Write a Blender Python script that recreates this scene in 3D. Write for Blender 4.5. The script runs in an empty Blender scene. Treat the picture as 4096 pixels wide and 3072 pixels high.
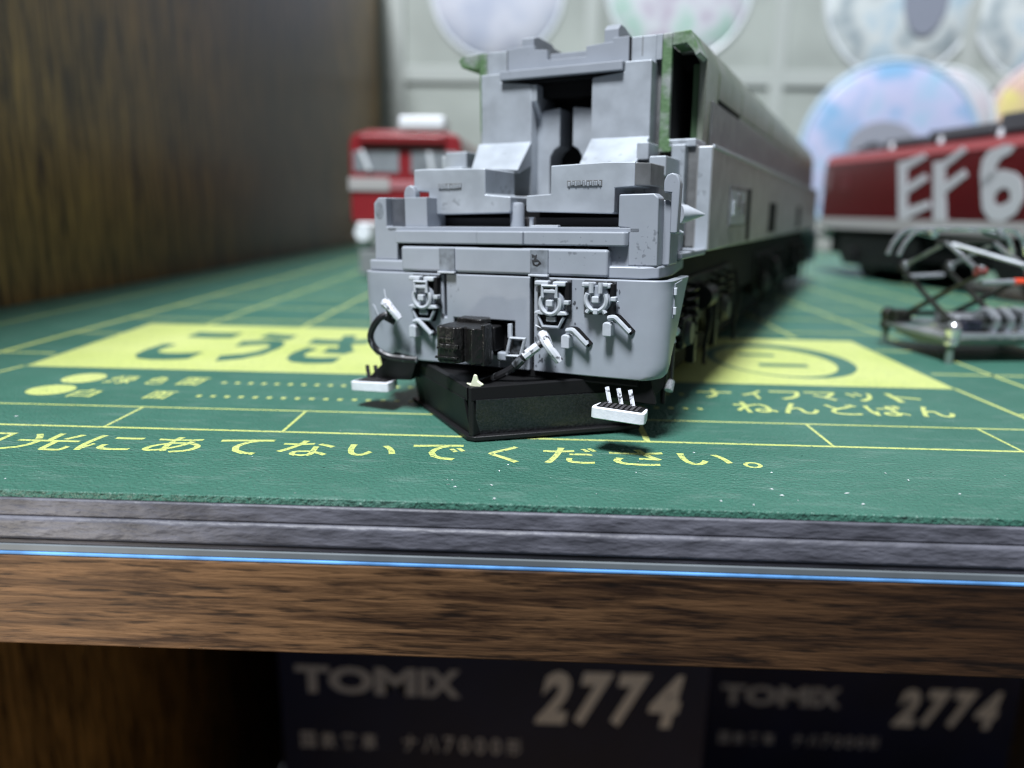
import bpy, bmesh, math, random
import numpy as np
from mathutils import Matrix, Vector
random.seed(7)
SC = bpy.context.scene
COL = SC.collection
# ------------------------------------------------------------------ units: 1 unit = 1 cm
SC.unit_settings.system = 'METRIC'
SC.unit_settings.scale_length = 0.01
# ------------------------------------------------------------------ camera
FPX, W0, H0 = 2950.0, 4096.0, 3072.0
CAMZ = 1.2186
def _ray(x, y): return np.array([(x - W0/2)/FPX, (y - H0/2)/FPX, 1.0])
_y = _ray(2150, 838); _y /= np.linalg.norm(_y)
_up = np.cross(_ray(3150, 838 + 18.0), _y); _up /= np.linalg.norm(_up)
if _up[1] > 0: _up = -_up
_x = np.cross(_y, _up)
RC = np.stack([_x, _y, _up])            # world = RC @ camera-space
cam_d = bpy.data.cameras.new('camera')
cam = bpy.data.objects.new('camera', cam_d); COL.objects.link(cam)
m = Matrix.Identity(4)
for i in range(3):
    m[i][0] = RC[i, 0]; m[i][1] = -RC[i, 1]; m[i][2] = -RC[i, 2]
m[2][3] = CAMZ
cam.matrix_world = m
cam_d.sensor_width = 36.0
cam_d.lens = 36.0*FPX/W0
cam_d.clip_start = 0.05; cam_d.clip_end = 500
cam_d.dof.use_dof = True
cam_d.dof.focus_distance = 3.62
cam_d.dof.aperture_fstop = 0.37
SC.camera = cam
# ------------------------------------------------------------------ world, lamps, exposure
wd = bpy.data.worlds.new('World'); SC.world = wd; wd.use_nodes = True
wd.node_tree.nodes['Background'].inputs[0].default_value = (0.70, 0.77, 0.88, 1)
wd.node_tree.nodes['Background'].inputs[1].default_value = 0.16
def area(name, loc, aim, size, power, col):
    d = bpy.data.lights.new(name, 'AREA'); d.shape = 'DISK'; d.size = size; d.energy = power; d.color = col
    o = bpy.data.objects.new(name, d); COL.objects.link(o)
    o.location = loc
    o.rotation_euler = (Vector(aim) - Vector(loc)).to_track_quat('-Z', 'Y').to_euler()
    return o
area('ceiling_lamp', (-22, -47, 116), (0, 6, 0), 30, 350000, (0.94, 0.98, 1.03))
_sd = bpy.data.lights.new('added_edge_spot', 'SPOT'); _sd.energy = 800; _sd.color = (1.0, .92, .80); _sd.spot_size = math.radians(33); _sd.spot_blend = .8; _sd.shadow_soft_size = .3  # unseen added spot; brightens the left end of the shelf's front edge
_so = bpy.data.objects.new('added_edge_spot', _sd); COL.objects.link(_so); _so.location = (-4.8, -.5, -2.0)
_so.rotation_euler = (Vector((-2.4, 2.9, -1.02)) - Vector(_so.location)).to_track_quat('-Z', 'Y').to_euler()
SC.view_settings.view_transform = 'Standard'
SC.view_settings.look = 'None'
SC.view_settings.exposure = 0.0
SC.view_settings.gamma = 1.0
SC.cycles.use_denoising = True
SC.cycles.filter_width = 1.0
SC.cycles.max_bounces = 6
SC.cycles.caustics_reflective = False
SC.cycles.caustics_refractive = False
# ------------------------------------------------------------------ materials
MATS = {}
def srgb(*c):
    return tuple(((v/255)/12.92 if v/255 <= .04045 else ((v/255+.055)/1.055)**2.4) for v in c)
def mat(name, col, rough=.5, metal=0.0, var=0.0, vscale=6.0, col2=None, bump=0.0, bscale=60.0, bdist=.01,
        spec=.5, coat=0.0, stretch=(1, 1, 1), detail=4.0, lo=.35, hi=.65, rvar=0.0, specks=0.0, sscale=36):
    if name in MATS: return MATS[name]
    mt = bpy.data.materials.new(name); mt.use_nodes = True
    nt = mt.node_tree; N = nt.nodes; L = nt.links
    b = N['Principled BSDF']
    b.inputs['Base Color'].default_value = (*col, 1)
    b.inputs['Roughness'].default_value = rough
    b.inputs['Metallic'].default_value = metal
    b.inputs['Specular IOR Level'].default_value = spec
    if coat:
        b.inputs['Coat Weight'].default_value = coat; b.inputs['Coat Roughness'].default_value = .12
    tc = N.new('ShaderNodeTexCoord'); mp = N.new('ShaderNodeMapping')
    mp.inputs['Scale'].default_value = stretch
    L.new(tc.outputs['Object'], mp.inputs['Vector'])
    if var or col2:
        nz = N.new('ShaderNodeTexNoise'); nz.inputs['Scale'].default_value = vscale; nz.inputs['Detail'].default_value = detail
        L.new(mp.outputs['Vector'], nz.inputs['Vector'])
        rp = N.new('ShaderNodeValToRGB')
        c2 = col2 if col2 else tuple(max(0, c*(1-var)) for c in col)
        c1 = col if col2 else tuple(min(1, c*(1+var)) for c in col)
        rp.color_ramp.elements[0].position = lo; rp.color_ramp.elements[1].position = hi
        rp.color_ramp.elements[0].color = (*c2, 1); rp.color_ramp.elements[1].color = (*c1, 1)
        L.new(nz.outputs['Fac'], rp.inputs['Fac']); L.new(rp.outputs['Color'], b.inputs['Base Color'])
        if rvar:
            mr = N.new('ShaderNodeMapRange'); mr.inputs['To Min'].default_value = rough - rvar; mr.inputs['To Max'].default_value = rough + rvar
            L.new(nz.outputs['Fac'], mr.inputs['Value']); L.new(mr.outputs['Result'], b.inputs['Roughness'])
        if specks:
            ns = N.new('ShaderNodeTexNoise'); ns.inputs['Scale'].default_value = sscale; ns.inputs['Detail'].default_value = 1
            n4 = N.new('ShaderNodeTexNoise'); n4.inputs['Scale'].default_value = 2.6; n4.inputs['Detail'].default_value = 2
            L.new(tc.outputs['Object'], ns.inputs['Vector']); L.new(tc.outputs['Object'], n4.inputs['Vector'])
            ml = N.new('ShaderNodeMath'); ml.operation = 'MULTIPLY'; L.new(ns.outputs['Fac'], ml.inputs[0]); L.new(n4.outputs['Fac'], ml.inputs[1])
            rs = N.new('ShaderNodeMapRange'); rs.inputs['From Min'].default_value = .40; rs.inputs['From Max'].default_value = .47; rs.inputs['To Max'].default_value = specks
            L.new(ml.outputs[0], rs.inputs['Value'])
            ms = N.new('ShaderNodeMix'); ms.data_type = 'RGBA'; ms.inputs['B'].default_value = (.02, .021, .024, 1)
            L.new(rs.outputs['Result'], ms.inputs['Factor']); L.new(rp.outputs['Color'], ms.inputs['A']); L.new(ms.outputs['Result'], b.inputs['Base Color'])
    if bump:
        nb = N.new('ShaderNodeTexNoise'); nb.inputs['Scale'].default_value = bscale; nb.inputs['Detail'].default_value = 3
        L.new(mp.outputs['Vector'], nb.inputs['Vector'])
        bp = N.new('ShaderNodeBump'); bp.inputs['Strength'].default_value = bump; bp.inputs['Distance'].default_value = bdist
        L.new(nb.outputs['Fac'], bp.inputs['Height']); L.new(bp.outputs['Normal'], b.inputs['Normal'])
    MATS[name] = mt
    return mt
G_PLASTIC = mat('grey_plastic', (.305, .332, .378), .36, var=.03, vscale=9, bump=.06, bscale=70, bdist=.003, specks=.4)
G_PLASTIC_D = mat('grey_plastic_stained', (.19, .21, .24), .5, var=.35, vscale=14, bump=.1, bscale=45, bdist=.004)
G_LIGHT = mat('pale_grey_plastic', (.46, .49, .54), .4, var=.08, vscale=20)
CAST = mat('die_cast_zinc', (.44, .48, .53), .40, metal=.3, var=.09, vscale=7, bump=.16, bscale=24, bdist=.005, rvar=.12, detail=7, specks=.3, sscale=22)
CAST_M = mat('die_cast_zinc_side_shaded', (.42, .425, .43), .42, metal=.45, var=.14, vscale=6, bump=.12, bscale=22, bdist=.005, detail=6)  # darker copy of the zinc; the side's shade is in the colour
CAST_D = mat('die_cast_zinc_dull', (.21, .215, .22), .45, metal=.4, var=.18, vscale=9, bump=.3, bscale=22, bdist=.006)
CAST_G = mat('die_cast_green_stained', (.27, .285, .25), .42, metal=.3, col2=(.17, .205, .145), vscale=3.5, bump=.3, bscale=22, bdist=.006)
GREEN = mat('green_paint_residue', (.115, .205, .10), .55, metal=.15, col2=(.30, .33, .32), vscale=5, bump=.6, bscale=30, bdist=.008, lo=.40, hi=.53, detail=6)
BLACK = mat('black_plastic', (.010, .010, .011), .45, spec=.3, bump=.15, bscale=70, bdist=.004)
BLACK_R = mat('rough_black_plastic', (.011, .0105, .0105), .33, bump=1.0, bscale=34, bdist=.016, stretch=(1, 1, .5))
BLACK_M = mat('dull_black', (.006, .006, .007), .8, spec=.2)
DUSTY = mat('dusty_black_plastic', (.038, .037, .045), .34, col2=(.012, .012, .014), vscale=85, detail=2, lo=.40, hi=.85, bump=.35, bscale=60, bdist=.008)
DARKG = mat('dark_grey_plastic', (.045, .043, .047), .55, bump=.2, bscale=30, bdist=.004)
WASH = mat('black_washed_grey', (.13, .14, .16), .55, col2=(.010, .011, .013), vscale=22, lo=.42, hi=.66, detail=3)
WHITEP = mat('white_paint', (.74, .76, .82), .45, var=.06, vscale=20, bump=.3, bscale=40, bdist=.005)
CHIPW = mat('chipped_white_paint', (.62, .64, .70), .5, col2=(.04, .042, .05), vscale=26, lo=.36, hi=.46, detail=3)
CREAM = mat('cream_resin', (.72, .74, .55), .5)
HOSE = mat('worn_black_hose', (.36, .37, .40), .35, col2=(.014, .014, .016), vscale=24, lo=.56, hi=.68, stretch=(1, 1, .6))
# ------------------------------------------------------------------ mesh helpers
def un(x, y, Y):
    r = RC @ _ray(x, y); t = Y/r[1]; return Vector((r[0]*t, Y, CAMZ+r[2]*t))
class MB:
    def __init__(s): s.v = []; s.f = []
    def add(s, vs, fs):
        o = len(s.v); s.v += [tuple(map(float, p)) for p in vs]; s.f += [[i+o for i in f] for f in fs]; return s
    def box(s, a0, a1, b0, b1, c0, c1):
        vs = [(x, y, z) for x in (a0, a1) for y in (b0, b1) for z in (c0, c1)]
        return s.add(vs, [(0, 1, 3, 2), (4, 6, 7, 5), (0, 4, 5, 1), (2, 3, 7, 6), (0, 2, 6, 4), (1, 5, 7, 3)])
    def prism(s, poly, k, c0, c1):
        # poly: 2D points; k: axis of extrusion 0/1/2
        def p(q, c):
            if k == 0: return (c, q[0], q[1])
            if k == 1: return (q[0], c, q[1])
            return (q[0], q[1], c)
        n = len(poly)
        vs = [p(q, c0) for q in poly] + [p(q, c1) for q in poly]
        fs = [list(range(n)), list(range(2*n-1, n-1, -1))] + [[i, i+n, (i+1) % n+n, (i+1) % n] for i in range(n)]
        return s.add(vs, fs)
    def tube(s, pts, r, n=8, closed=False, flat=1.0):
        P = [Vector(p) for p in pts]; R = r if isinstance(r, (list, tuple)) else [r]*len(P)
        vs = []; prev = None
        for i, p in enumerate(P):
            if closed: t = P[(i+1) % len(P)] - P[i-1]
            else: t = (P[min(i+1, len(P)-1)] - P[max(i-1, 0)])
            t.normalize()
            if prev is None:
                a = Vector((0, 0, 1)) if abs(t.z) < .9 else Vector((1, 0, 0))
                nrm = t.cross(a).normalized()
            else:
                nrm = (prev - t*prev.dot(t)).normalized()
            prev = nrm; bn = t.cross(nrm)
            for j in range(n):
                an = 2*math.pi*j/n
                vs.append(p + nrm*math.cos(an)*R[i] + bn*math.sin(an)*R[i]*flat)
        m_ = len(P); fs = []
        for i in range(m_ if closed else m_-1):
            for j in range(n):
                a, b = i*n+j, i*n+(j+1) % n
                c, d = ((i+1) % m_)*n+(j+1) % n, ((i+1) % m_)*n+j
                fs.append((a, b, c, d))
        if not closed:
            fs.append(list(range(n-1, -1, -1))); fs.append([(m_-1)*n+j for j in range(n)])
        return s.add(vs, fs)
    def cyl(s, p0, p1, r, n=14): return s.tube([p0, p1], r, n)
    def build(s, name, mt, parent=None, bevel=0.0, seg=2, smooth=True):
        me = bpy.data.meshes.new(name); me.from_pydata(s.v, [], s.f)
        bm = bmesh.new(); bm.from_mesh(me); bmesh.ops.recalc_face_normals(bm, faces=bm.faces[:]); bm.to_mesh(me); bm.free()
        me.materials.append(mt)
        if smooth:
            me.polygons.foreach_set('use_smooth', [True]*len(me.polygons)); me.set_sharp_from_angle(angle=math.radians(38))
        o = bpy.data.objects.new(name, me); COL.objects.link(o)
        if parent: o.parent = parent
        if bevel:
            b = o.modifiers.new('b', 'BEVEL'); b.width = bevel; b.segments = seg; b.limit_method = 'ANGLE'; b.angle_limit = math.radians(40)
            b.harden_normals = True
        return o
def empty(name, mat4=None, loc=None):
    o = bpy.data.objects.new(name, None); COL.objects.link(o); o.empty_display_size = .2
    if mat4 is not None: o.matrix_world = mat4
    if loc is not None: o.location = loc
    return o
def tag(o, label=None, cat=None, group=None, kind=None):
    if label: o['label'] = label
    if cat: o['category'] = cat
    if group: o['group'] = group
    if kind: o['kind'] = kind
    return o
def bezier(pts, n=10):
    P = [Vector(p) for p in pts]; out = []
    for i in range(len(P)-1):
        p0 = P[max(i-1, 0)]; p1 = P[i]; p2 = P[i+1]; p3 = P[min(i+2, len(P)-1)]
        for k in range(n):
            t = k/n
            out.append(.5*((2*p1)+(p2-p0)*t+(2*p0-5*p1+4*p2-p3)*t*t+(3*p1-p0-3*p2+p3)*t**3))
    out.append(P[-1]); return out
_tc = bpy.data.curves.new('txt', 'FONT'); _to = bpy.data.objects.new('txt', _tc); COL.objects.link(_to)
def text_pts(body, bold=0.0):
    _tc.body = body; _tc.size = 1.0; _tc.offset = bold; _tc.resolution_u = 3
    bpy.context.view_layer.update()
    me = bpy.data.meshes.new_from_object(_to.evaluated_get(bpy.context.evaluated_depsgraph_get()))
    vs = [tuple(v.co) for v in me.vertices]; fs = [list(p.vertices) for p in me.polygons]
    bpy.data.meshes.remove(me)
    return vs, fs
def text_fit(mb, body, place, box, bold=0.0, shear=0.0):
    """letters of body scaled into box (x0,x1,y0,y1); place(x,y)->3D"""
    vs, fs = text_pts(body, bold)
    xs = [v[0] for v in vs]; ys = [v[1] for v in vs]
    x0, x1, y0, y1 = box; ax, bx, ay, by = min(xs), max(xs), min(ys), max(ys)
    out = []
    for v in vs:
        fy = (v[1]-ay)/(by-ay); fx = (v[0]-ax)/(bx-ax)
        out.append(place(x0+(x1-x0)*fx+shear*(fy-.5), y0+(y1-y0)*fy))
    mb.add(out, fs)
    return mb
# ================================================================== THE SETTING: shelf, panels, rear wall
def wood_mat(name, c1, c2, axis, rough, coat, big=0.25, off=(0, 0, 0), dk=(.35, .68), fine=1.0, light_band=None, st=(.30, 1.8)):
    mt = bpy.data.materials.new(name); mt.use_nodes = True
    N = mt.node_tree.nodes; L = mt.node_tree.links; b = N['Principled BSDF']
    tc = N.new('ShaderNodeTexCoord'); mp = N.new('ShaderNodeMapping')
    sc = [4.5*fine, 4.5*fine, 4.5*fine]; sc[axis] = st[0]*fine; mp.inputs['Scale'].default_value = sc
    L.new(tc.outputs['Object'], mp.inputs['Vector'])
    n1 = N.new('ShaderNodeTexNoise'); n1.inputs['Scale'].default_value = 2.4; n1.inputs['Detail'].default_value = 8; n1.inputs['Roughness'].default_value = .68; n1.inputs['Distortion'].default_value = .6
    L.new(mp.outputs['Vector'], n1.inputs['Vector'])
    r1 = N.new('ShaderNodeValToRGB'); r1.color_ramp.elements[0].position = .38; r1.color_ramp.elements[1].position = .62
    r1.color_ramp.elements[0].color = (*c2, 1); r1.color_ramp.elements[1].color = (*c1, 1)
    L.new(n1.outputs['Fac'], r1.inputs['Fac'])
    n2 = N.new('ShaderNodeTexNoise'); n2.inputs['Scale'].default_value = big; n2.inputs['Detail'].default_value = 2
    mp2 = N.new('ShaderNodeMapping'); mp2.inputs['Location'].default_value = off
    L.new(tc.outputs['Object'], mp2.inputs['Vector']); L.new(mp2.outputs['Vector'], n2.inputs['Vector'])
    r2 = N.new('ShaderNodeValToRGB'); r2.color_ramp.elements[0].position = .36; r2.color_ramp.elements[1].position = .64
    r2.color_ramp.elements[0].color = (.30, .27, .24, 1); r2.color_ramp.elements[1].color = (1, 1, 1, 1)
    if light_band:
        wv = N.new('ShaderNodeTexWave'); wv.wave_type = 'BANDS'; wv.bands_direction = light_band[0]; wv.inputs['Scale'].default_value = light_band[1]; wv.inputs['Phase Offset'].default_value = light_band[2]  # wave band that puts a light-to-dark fall-off into the wood colour
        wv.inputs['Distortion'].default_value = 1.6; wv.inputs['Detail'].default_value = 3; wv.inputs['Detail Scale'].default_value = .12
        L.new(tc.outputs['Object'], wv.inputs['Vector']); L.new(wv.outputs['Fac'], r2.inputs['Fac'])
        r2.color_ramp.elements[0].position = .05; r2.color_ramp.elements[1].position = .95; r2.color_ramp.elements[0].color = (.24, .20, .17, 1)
    else:
        L.new(n2.outputs['Fac'], r2.inputs['Fac'])
    mx = N.new('ShaderNodeMix'); mx.data_type = 'RGBA'; mx.blend_type = 'MULTIPLY'; mx.inputs['Factor'].default_value = 1
    L.new(r1.outputs['Color'], mx.inputs['A']); L.new(r2.outputs['Color'], mx.inputs['B'])
    mp3 = N.new('ShaderNodeMapping'); s3 = [34*fine, 34*fine, 34*fine]; s3[axis] = st[1]*fine; mp3.inputs['Scale'].default_value = s3
    L.new(tc.outputs['Object'], mp3.inputs['Vector'])
    n3 = N.new('ShaderNodeTexNoise'); n3.inputs['Scale'].default_value = 1.0; n3.inputs['Detail'].default_value = 4
    L.new(mp3.outputs['Vector'], n3.inputs['Vector'])
    r3 = N.new('ShaderNodeValToRGB'); r3.color_ramp.elements[0].position = .33; r3.color_ramp.elements[1].position = .47
    r3.color_ramp.elements[0].color = (.16, .14, .12, 1); r3.color_ramp.elements[1].color = (1, 1, 1, 1)
    L.new(n3.outputs['Fac'], r3.inputs['Fac'])
    mx2 = N.new('ShaderNodeMix'); mx2.data_type = 'RGBA'; mx2.blend_type = 'MULTIPLY'; mx2.inputs['Factor'].default_value = .85
    L.new(mx.outputs['Result'], mx2.inputs['A']); L.new(r3.outputs['Color'], mx2.inputs['B'])
    L.new(mx2.outputs['Result'], b.inputs['Base Color'])
    b.inputs['Roughness'].default_value = rough
    b.inputs['Specular IOR Level'].default_value = .25
    b.inputs['Coat Weight'].default_value = coat; b.inputs['Coat Roughness'].default_value = .3
    bp = N.new('ShaderNodeBump'); bp.inputs['Strength'].default_value = .4; bp.inputs['Distance'].default_value = .012
    L.new(n3.outputs['Fac'], bp.inputs['Height']); L.new(bp.outputs['Normal'], b.inputs['Normal'])
    return mt
WOOD = wood_mat('brown_wood_veneer', (.185, .098, .044), (.034, .015, .006), 0, .65, 0, .16, (1.9, 3.0, 1.6), (0.0, .9), 1.7, ('X', .0286, 4.57), (.34, 3.0))  # band paints the right end of the edge darker, as if shadowed
WOODD = wood_mat('dark_wood_veneer', (.50, .28, .085), (.048, .028, .011), 2, .45, .22, .2, light_band=('Y', .0131, 1.31))  # band paints the near part lighter, as if lit, and the rest darker
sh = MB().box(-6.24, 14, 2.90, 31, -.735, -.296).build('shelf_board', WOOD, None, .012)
tag(sh, 'brown wood grain shelf board under the green cutting mat', 'shelf', kind='structure')
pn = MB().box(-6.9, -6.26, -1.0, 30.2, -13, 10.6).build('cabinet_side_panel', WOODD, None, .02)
tag(pn, 'dark brown glossy wooden cabinet side panel at the mat edge', 'panel', kind='structure')
WALLM = mat('pale_grey_wall', (.345, .375, .350), .7, var=.14, vscale=.3)
bw = MB().box(-6.9, 40, 31.0, 31.4, -13, 34).build('rear_wall', WALLM)
tag(bw, 'pale grey wall behind the models', 'wall', kind='structure')
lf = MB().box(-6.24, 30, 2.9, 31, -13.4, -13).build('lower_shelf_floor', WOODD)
tag(lf, 'dark wooden floor of the compartment below the shelf', 'shelf', kind='structure')
lb = MB().box(-6.24, 30, 24, 24.4, -13, -.74).build('compartment_back_panel', BLACK_M)
tag(lb, 'black back panel of the compartment below the shelf', 'panel', kind='structure')
# ================================================================== CUTTING MAT
def mat_top(name, c1, c2, rough, worn=False):
    mt = bpy.data.materials.new(name); mt.use_nodes = True
    N = mt.node_tree.nodes; L = mt.node_tree.links; b = N['Principled BSDF']
    tc = N.new('ShaderNodeTexCoord')
    nz = N.new('ShaderNodeTexNoise'); nz.inputs['Scale'].default_value = 48; nz.inputs['Detail'].default_value = 2; nz.inputs['Roughness'].default_value = .55
    L.new(tc.outputs['Object'], nz.inputs['Vector'])
    n2 = N.new('ShaderNodeTexNoise'); n2.inputs['Scale'].default_value = 1.3; n2.inputs['Detail'].default_value = 4
    L.new(tc.outputs['Object'], n2.inputs['Vector'])
    rp = N.new('ShaderNodeValToRGB'); rp.color_ramp.elements[0].position = .3; rp.color_ramp.elements[1].position = .7
    rp.color_ramp.elements[0].color = (*c1, 1); rp.color_ramp.elements[1].color = (*c2, 1)
    L.new(n2.outputs['Fac'], rp.inputs['Fac'])
    mp = N.new('ShaderNodeMapping'); mp.inputs['Scale'].default_value = (2.2, 9, 1); mp.inputs['Rotation'].default_value = (0, 0, .35)
    L.new(tc.outputs['Object'], mp.inputs['Vector'])
    n3 = N.new('ShaderNodeTexNoise'); n3.inputs['Scale'].default_value = 1.6; n3.inputs['Detail'].default_value = 8; n3.inputs['Roughness'].default_value = .7
    L.new(mp.outputs['Vector'], n3.inputs['Vector'])
    r3 = N.new('ShaderNodeMapRange'); r3.inputs['From Min'].default_value = .52; r3.inputs['From Max'].default_value = .80; r3.inputs['To Max'].default_value = .28
    L.new(n3.outputs['Fac'], r3.inputs['Value'])
    m3 = N.new('ShaderNodeMix'); m3.data_type = 'RGBA'; m3.inputs['B'].default_value = (.34, .40, .38, 1)
    L.new(r3.outputs['Result'], m3.inputs['Factor']); L.new(rp.outputs['Color'], m3.inputs['A'])
    last = m3
    if worn:
        r4 = N.new('ShaderNodeMapRange'); r4.inputs['From Min'].default_value = .40; r4.inputs['From Max'].default_value = .33; r4.inputs['To Max'].default_value = .8
        L.new(nz.outputs['Fac'], r4.inputs['Value'])
        m4 = N.new('ShaderNodeMix'); m4.data_type = 'RGBA'; m4.inputs['B'].default_value = (.06, .16, .10, 1)
        L.new(r4.outputs['Result'], m4.inputs['Factor']); L.new(m3.outputs['Result'], m4.inputs['A']); last = m4
    L.new(last.outputs['Result'], b.inputs['Base Color'])
    b.inputs['Roughness'].default_value = rough
    bp = N.new('ShaderNodeBump'); bp.inputs['Strength'].default_value = 1.0; bp.inputs['Distance'].default_value = .016
    L.new(nz.outputs['Fac'], bp.inputs['Height']); L.new(bp.outputs['Normal'], b.inputs['Normal'])
    return mt
MGREEN = mat_top('green_vinyl', (.042, .140, .103), (.058, .170, .128), .40)
MYEL = mat_top('yellow_print', (.52, .60, .18), (.60, .66, .24), .42, True)
MEDGE = mat('grey_vinyl_edge', (.150, .152, .185), .5, col2=(.055, .056, .070), vscale=7, detail=9, lo=.3, hi=.75, bump=.7, bscale=14, bdist=.014, stretch=(.7, 1, 2.4))
MEDGE2 = mat('dark_vinyl_edge', (.060, .060, .078), .6, col2=(.012, .012, .016), vscale=2.6, detail=8, lo=.38, hi=.62, bump=.5, bscale=9, bdist=.02, stretch=(.5, 1, 3))
MLOW = mat('light_grey_underlayer', (.13, .15, .165), .6, var=.2, vscale=2)
MBLUE = mat('blue_film', (.13, .34, .70), .6, var=.35, vscale=4, spec=.2)
root = empty('cutting_mat', loc=(0, 0, 0))
tag(root, 'green cutting mat with yellow printed grid and Japanese writing', 'cutting mat')
MX0, MX1, MY0, MY1 = -6.22, 18.0, 2.925, 27.0
MB().box(MX0, MX1, MY0, MY1, -.035, 0).build('top_layer', MGREEN, root, .005)
MB().box(MX0+.005, MX1, MY0-.010, MY1, -.116, -.0352).build('upper_core', MEDGE, root, .010, 3)
MB().box(MX0+.005, MX1, MY0-.024, MY1, -.222, -.1163).build('lower_core', MEDGE, root, .020, 4)
MB().box(MX0+.005, MX1, MY0-.012, MY1, -.246, -.2223).build('dark_core', MEDGE2, root, .006)
MB().box(MX0+.005, MX1, MY0-.018, MY1, -.280, -.2463).build('under_layer', MLOW, root, .006)
tag(MB().box(MX0+.005, MX1, MY0-.022, MY1, -.2955, -.2803).build('blue_film', MBLUE, root, .005), 'thin bright blue film under the mat')
ZP = .0009
def sheet(mb, x0, x1, y0, y1, z=ZP):
    return mb.add([(x0, y0, z), (x1, y0, z), (x1, y1, z), (x0, y1, z)], [(0, 1, 2, 3)])
def quad(mb, pts, z=ZP): return mb.add([(p[0], p[1], z) for p in pts], [(0, 1, 2, 3)])
def pl(name, mb, mt=None): return mb.build(name, mt or MYEL, root, smooth=False)
LW = .017
XT = [-2.38 + i*1.003 for i in range(-3, 16)]
for yy, w in ((3.855, .026), (4.285, .020)):
    pl('printed_ruler_line', sheet(MB(), -5.39, 17.0, yy-w/2, yy+w/2))
for x in XT:
    wide = .034 if abs(x-.63) < .1 else .018
    pl('printed_tick', sheet(MB(), x-wide/2, x+wide/2, 3.868, 4.275))
# grid beyond the title box
for x in XT:
    inside = -3.9 < x < 3.12
    w = .05 if abs(x+4.386) < .05 else .032
    pl('printed_grid_line', sheet(MB(), x-w/2, x+w/2, 7.42 if inside else 4.96 if x > 3.2 or x < -4 else 7.42, 26.0))
for k in range(20):
    y = 5.83 + k
    w = .034
    if y < 7.4:
        pl('printed_grid_line', sheet(MB(), -4.36, -3.93, y-w/2, y+w/2)); pl('printed_grid_line', sheet(MB(), 3.16, 17.0, y-w/2, y+w/2))
    else:
        pl('printed_grid_line', sheet(MB(), -4.36, 17.0, y-w/2, y+w/2))
pl('printed_border_line', quad(MB(), [(-4.02, 4.30), (-3.99, 4.30), (-3.84, 5.34), (-3.87, 5.34)]))
pl('printed_border_line', quad(MB(), [(3.07, 4.30), (3.10, 4.30), (3.085, 5.33), (3.055, 5.33)]))
pl('printed_border_line', sheet(MB(), 3.10, 3.6, 4.62, 4.645))
BX = [(-3.84, 5.335), (3.07, 5.315), (3.14, 7.33), (-3.97, 7.45)]
pl('printed_title_box', quad(MB(), BX))
flat = lambda z: (lambda x, y: (x, y, z))
for i, ch in enumerate('日光にあてないでください。'):
    cx = -2.86 + i*.34
    if ch == '。': b_ = (1.055, 1.15, 3.47, 3.56)
    elif ch == '日': b_ = (cx-.10, cx+.10, 3.45, 3.71)
    elif ch == 'い': b_ = (cx-.13, cx+.13, 3.49, 3.67)
    elif ch == 'く': b_ = (cx-.08, cx+.08, 3.45, 3.71)
    elif ch == '光': b_ = (cx-.17, cx+.17, 3.44, 3.72)
    else: b_ = (cx-.14, cx+.14, 3.46, 3.71)
    pl('printed_character', text_fit(MB(), ch, flat(ZP), b_, .010))
def ell(mb, cx, cy, rx, ry, z=ZP, n=32):
    return mb.add([(cx+rx*math.cos(2*math.pi*i/n), cy+ry*math.sin(2*math.pi*i/n), z) for i in range(n)], [list(range(n))])
pl('printed_dot', ell(MB(), -3.18, 4.99, .14, .15)); pl('printed_dot', ell(MB(), -3.19, 4.64, .15, .14))
def row(bodies, y0, y1, bold=.015):
    for t, x0, x1 in bodies: pl('printed_character', text_fit(MB(), t, flat(ZP), (x0, x1, y0, y1), bold))
row([('緑', -2.99, -2.80), ('色', -2.71, -2.57), ('面', -2.48, -2.31)], 4.86, 5.09)
row([('白', -3.00, -2.84), ('面', -2.51, -2.35)], 4.48, 4.68)
for k in range(36):
    x = -2.16 + k*.0935
    if x < 1.02: pl('printed_leader_dot', sheet(MB(), x-.016, x+.016, 4.93, 4.98))
for k in range(36):
    x = -2.17 + k*.0925
    if x < 1.18: pl('printed_leader_dot', sheet(MB(), x-.016, x+.016, 4.555, 4.60))
row([('ナ', 1.14, 1.38), ('イ', 1.44, 1.60), ('フ', 1.66, 1.87), ('マ', 1.90, 2.12), ('ッ', 2.18, 2.36), ('ト', 2.46, 2.66)], 4.88, 5.12)
row([('ね', 1.30, 1.56), ('ん', 1.59, 1.83), ('ど', 1.90, 2.12), ('ば', 2.15, 2.40), ('ん', 2.45, 2.68)], 4.52, 4.78)
for ch, x0, x1 in (('こ', -3.30, -2.78), ('う', -2.66, -2.22), ('さ', -2.06, -1.52), ('く', -1.36, -1.02), ('マ', -.80, -.30), ('ッ', -.15, .20), ('ト', .40, .72)):
    pl('printed_title_character', text_fit(MB(), ch, flat(ZP*2), (x0, x1, 5.66, 7.0), .045), MGREEN)
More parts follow.
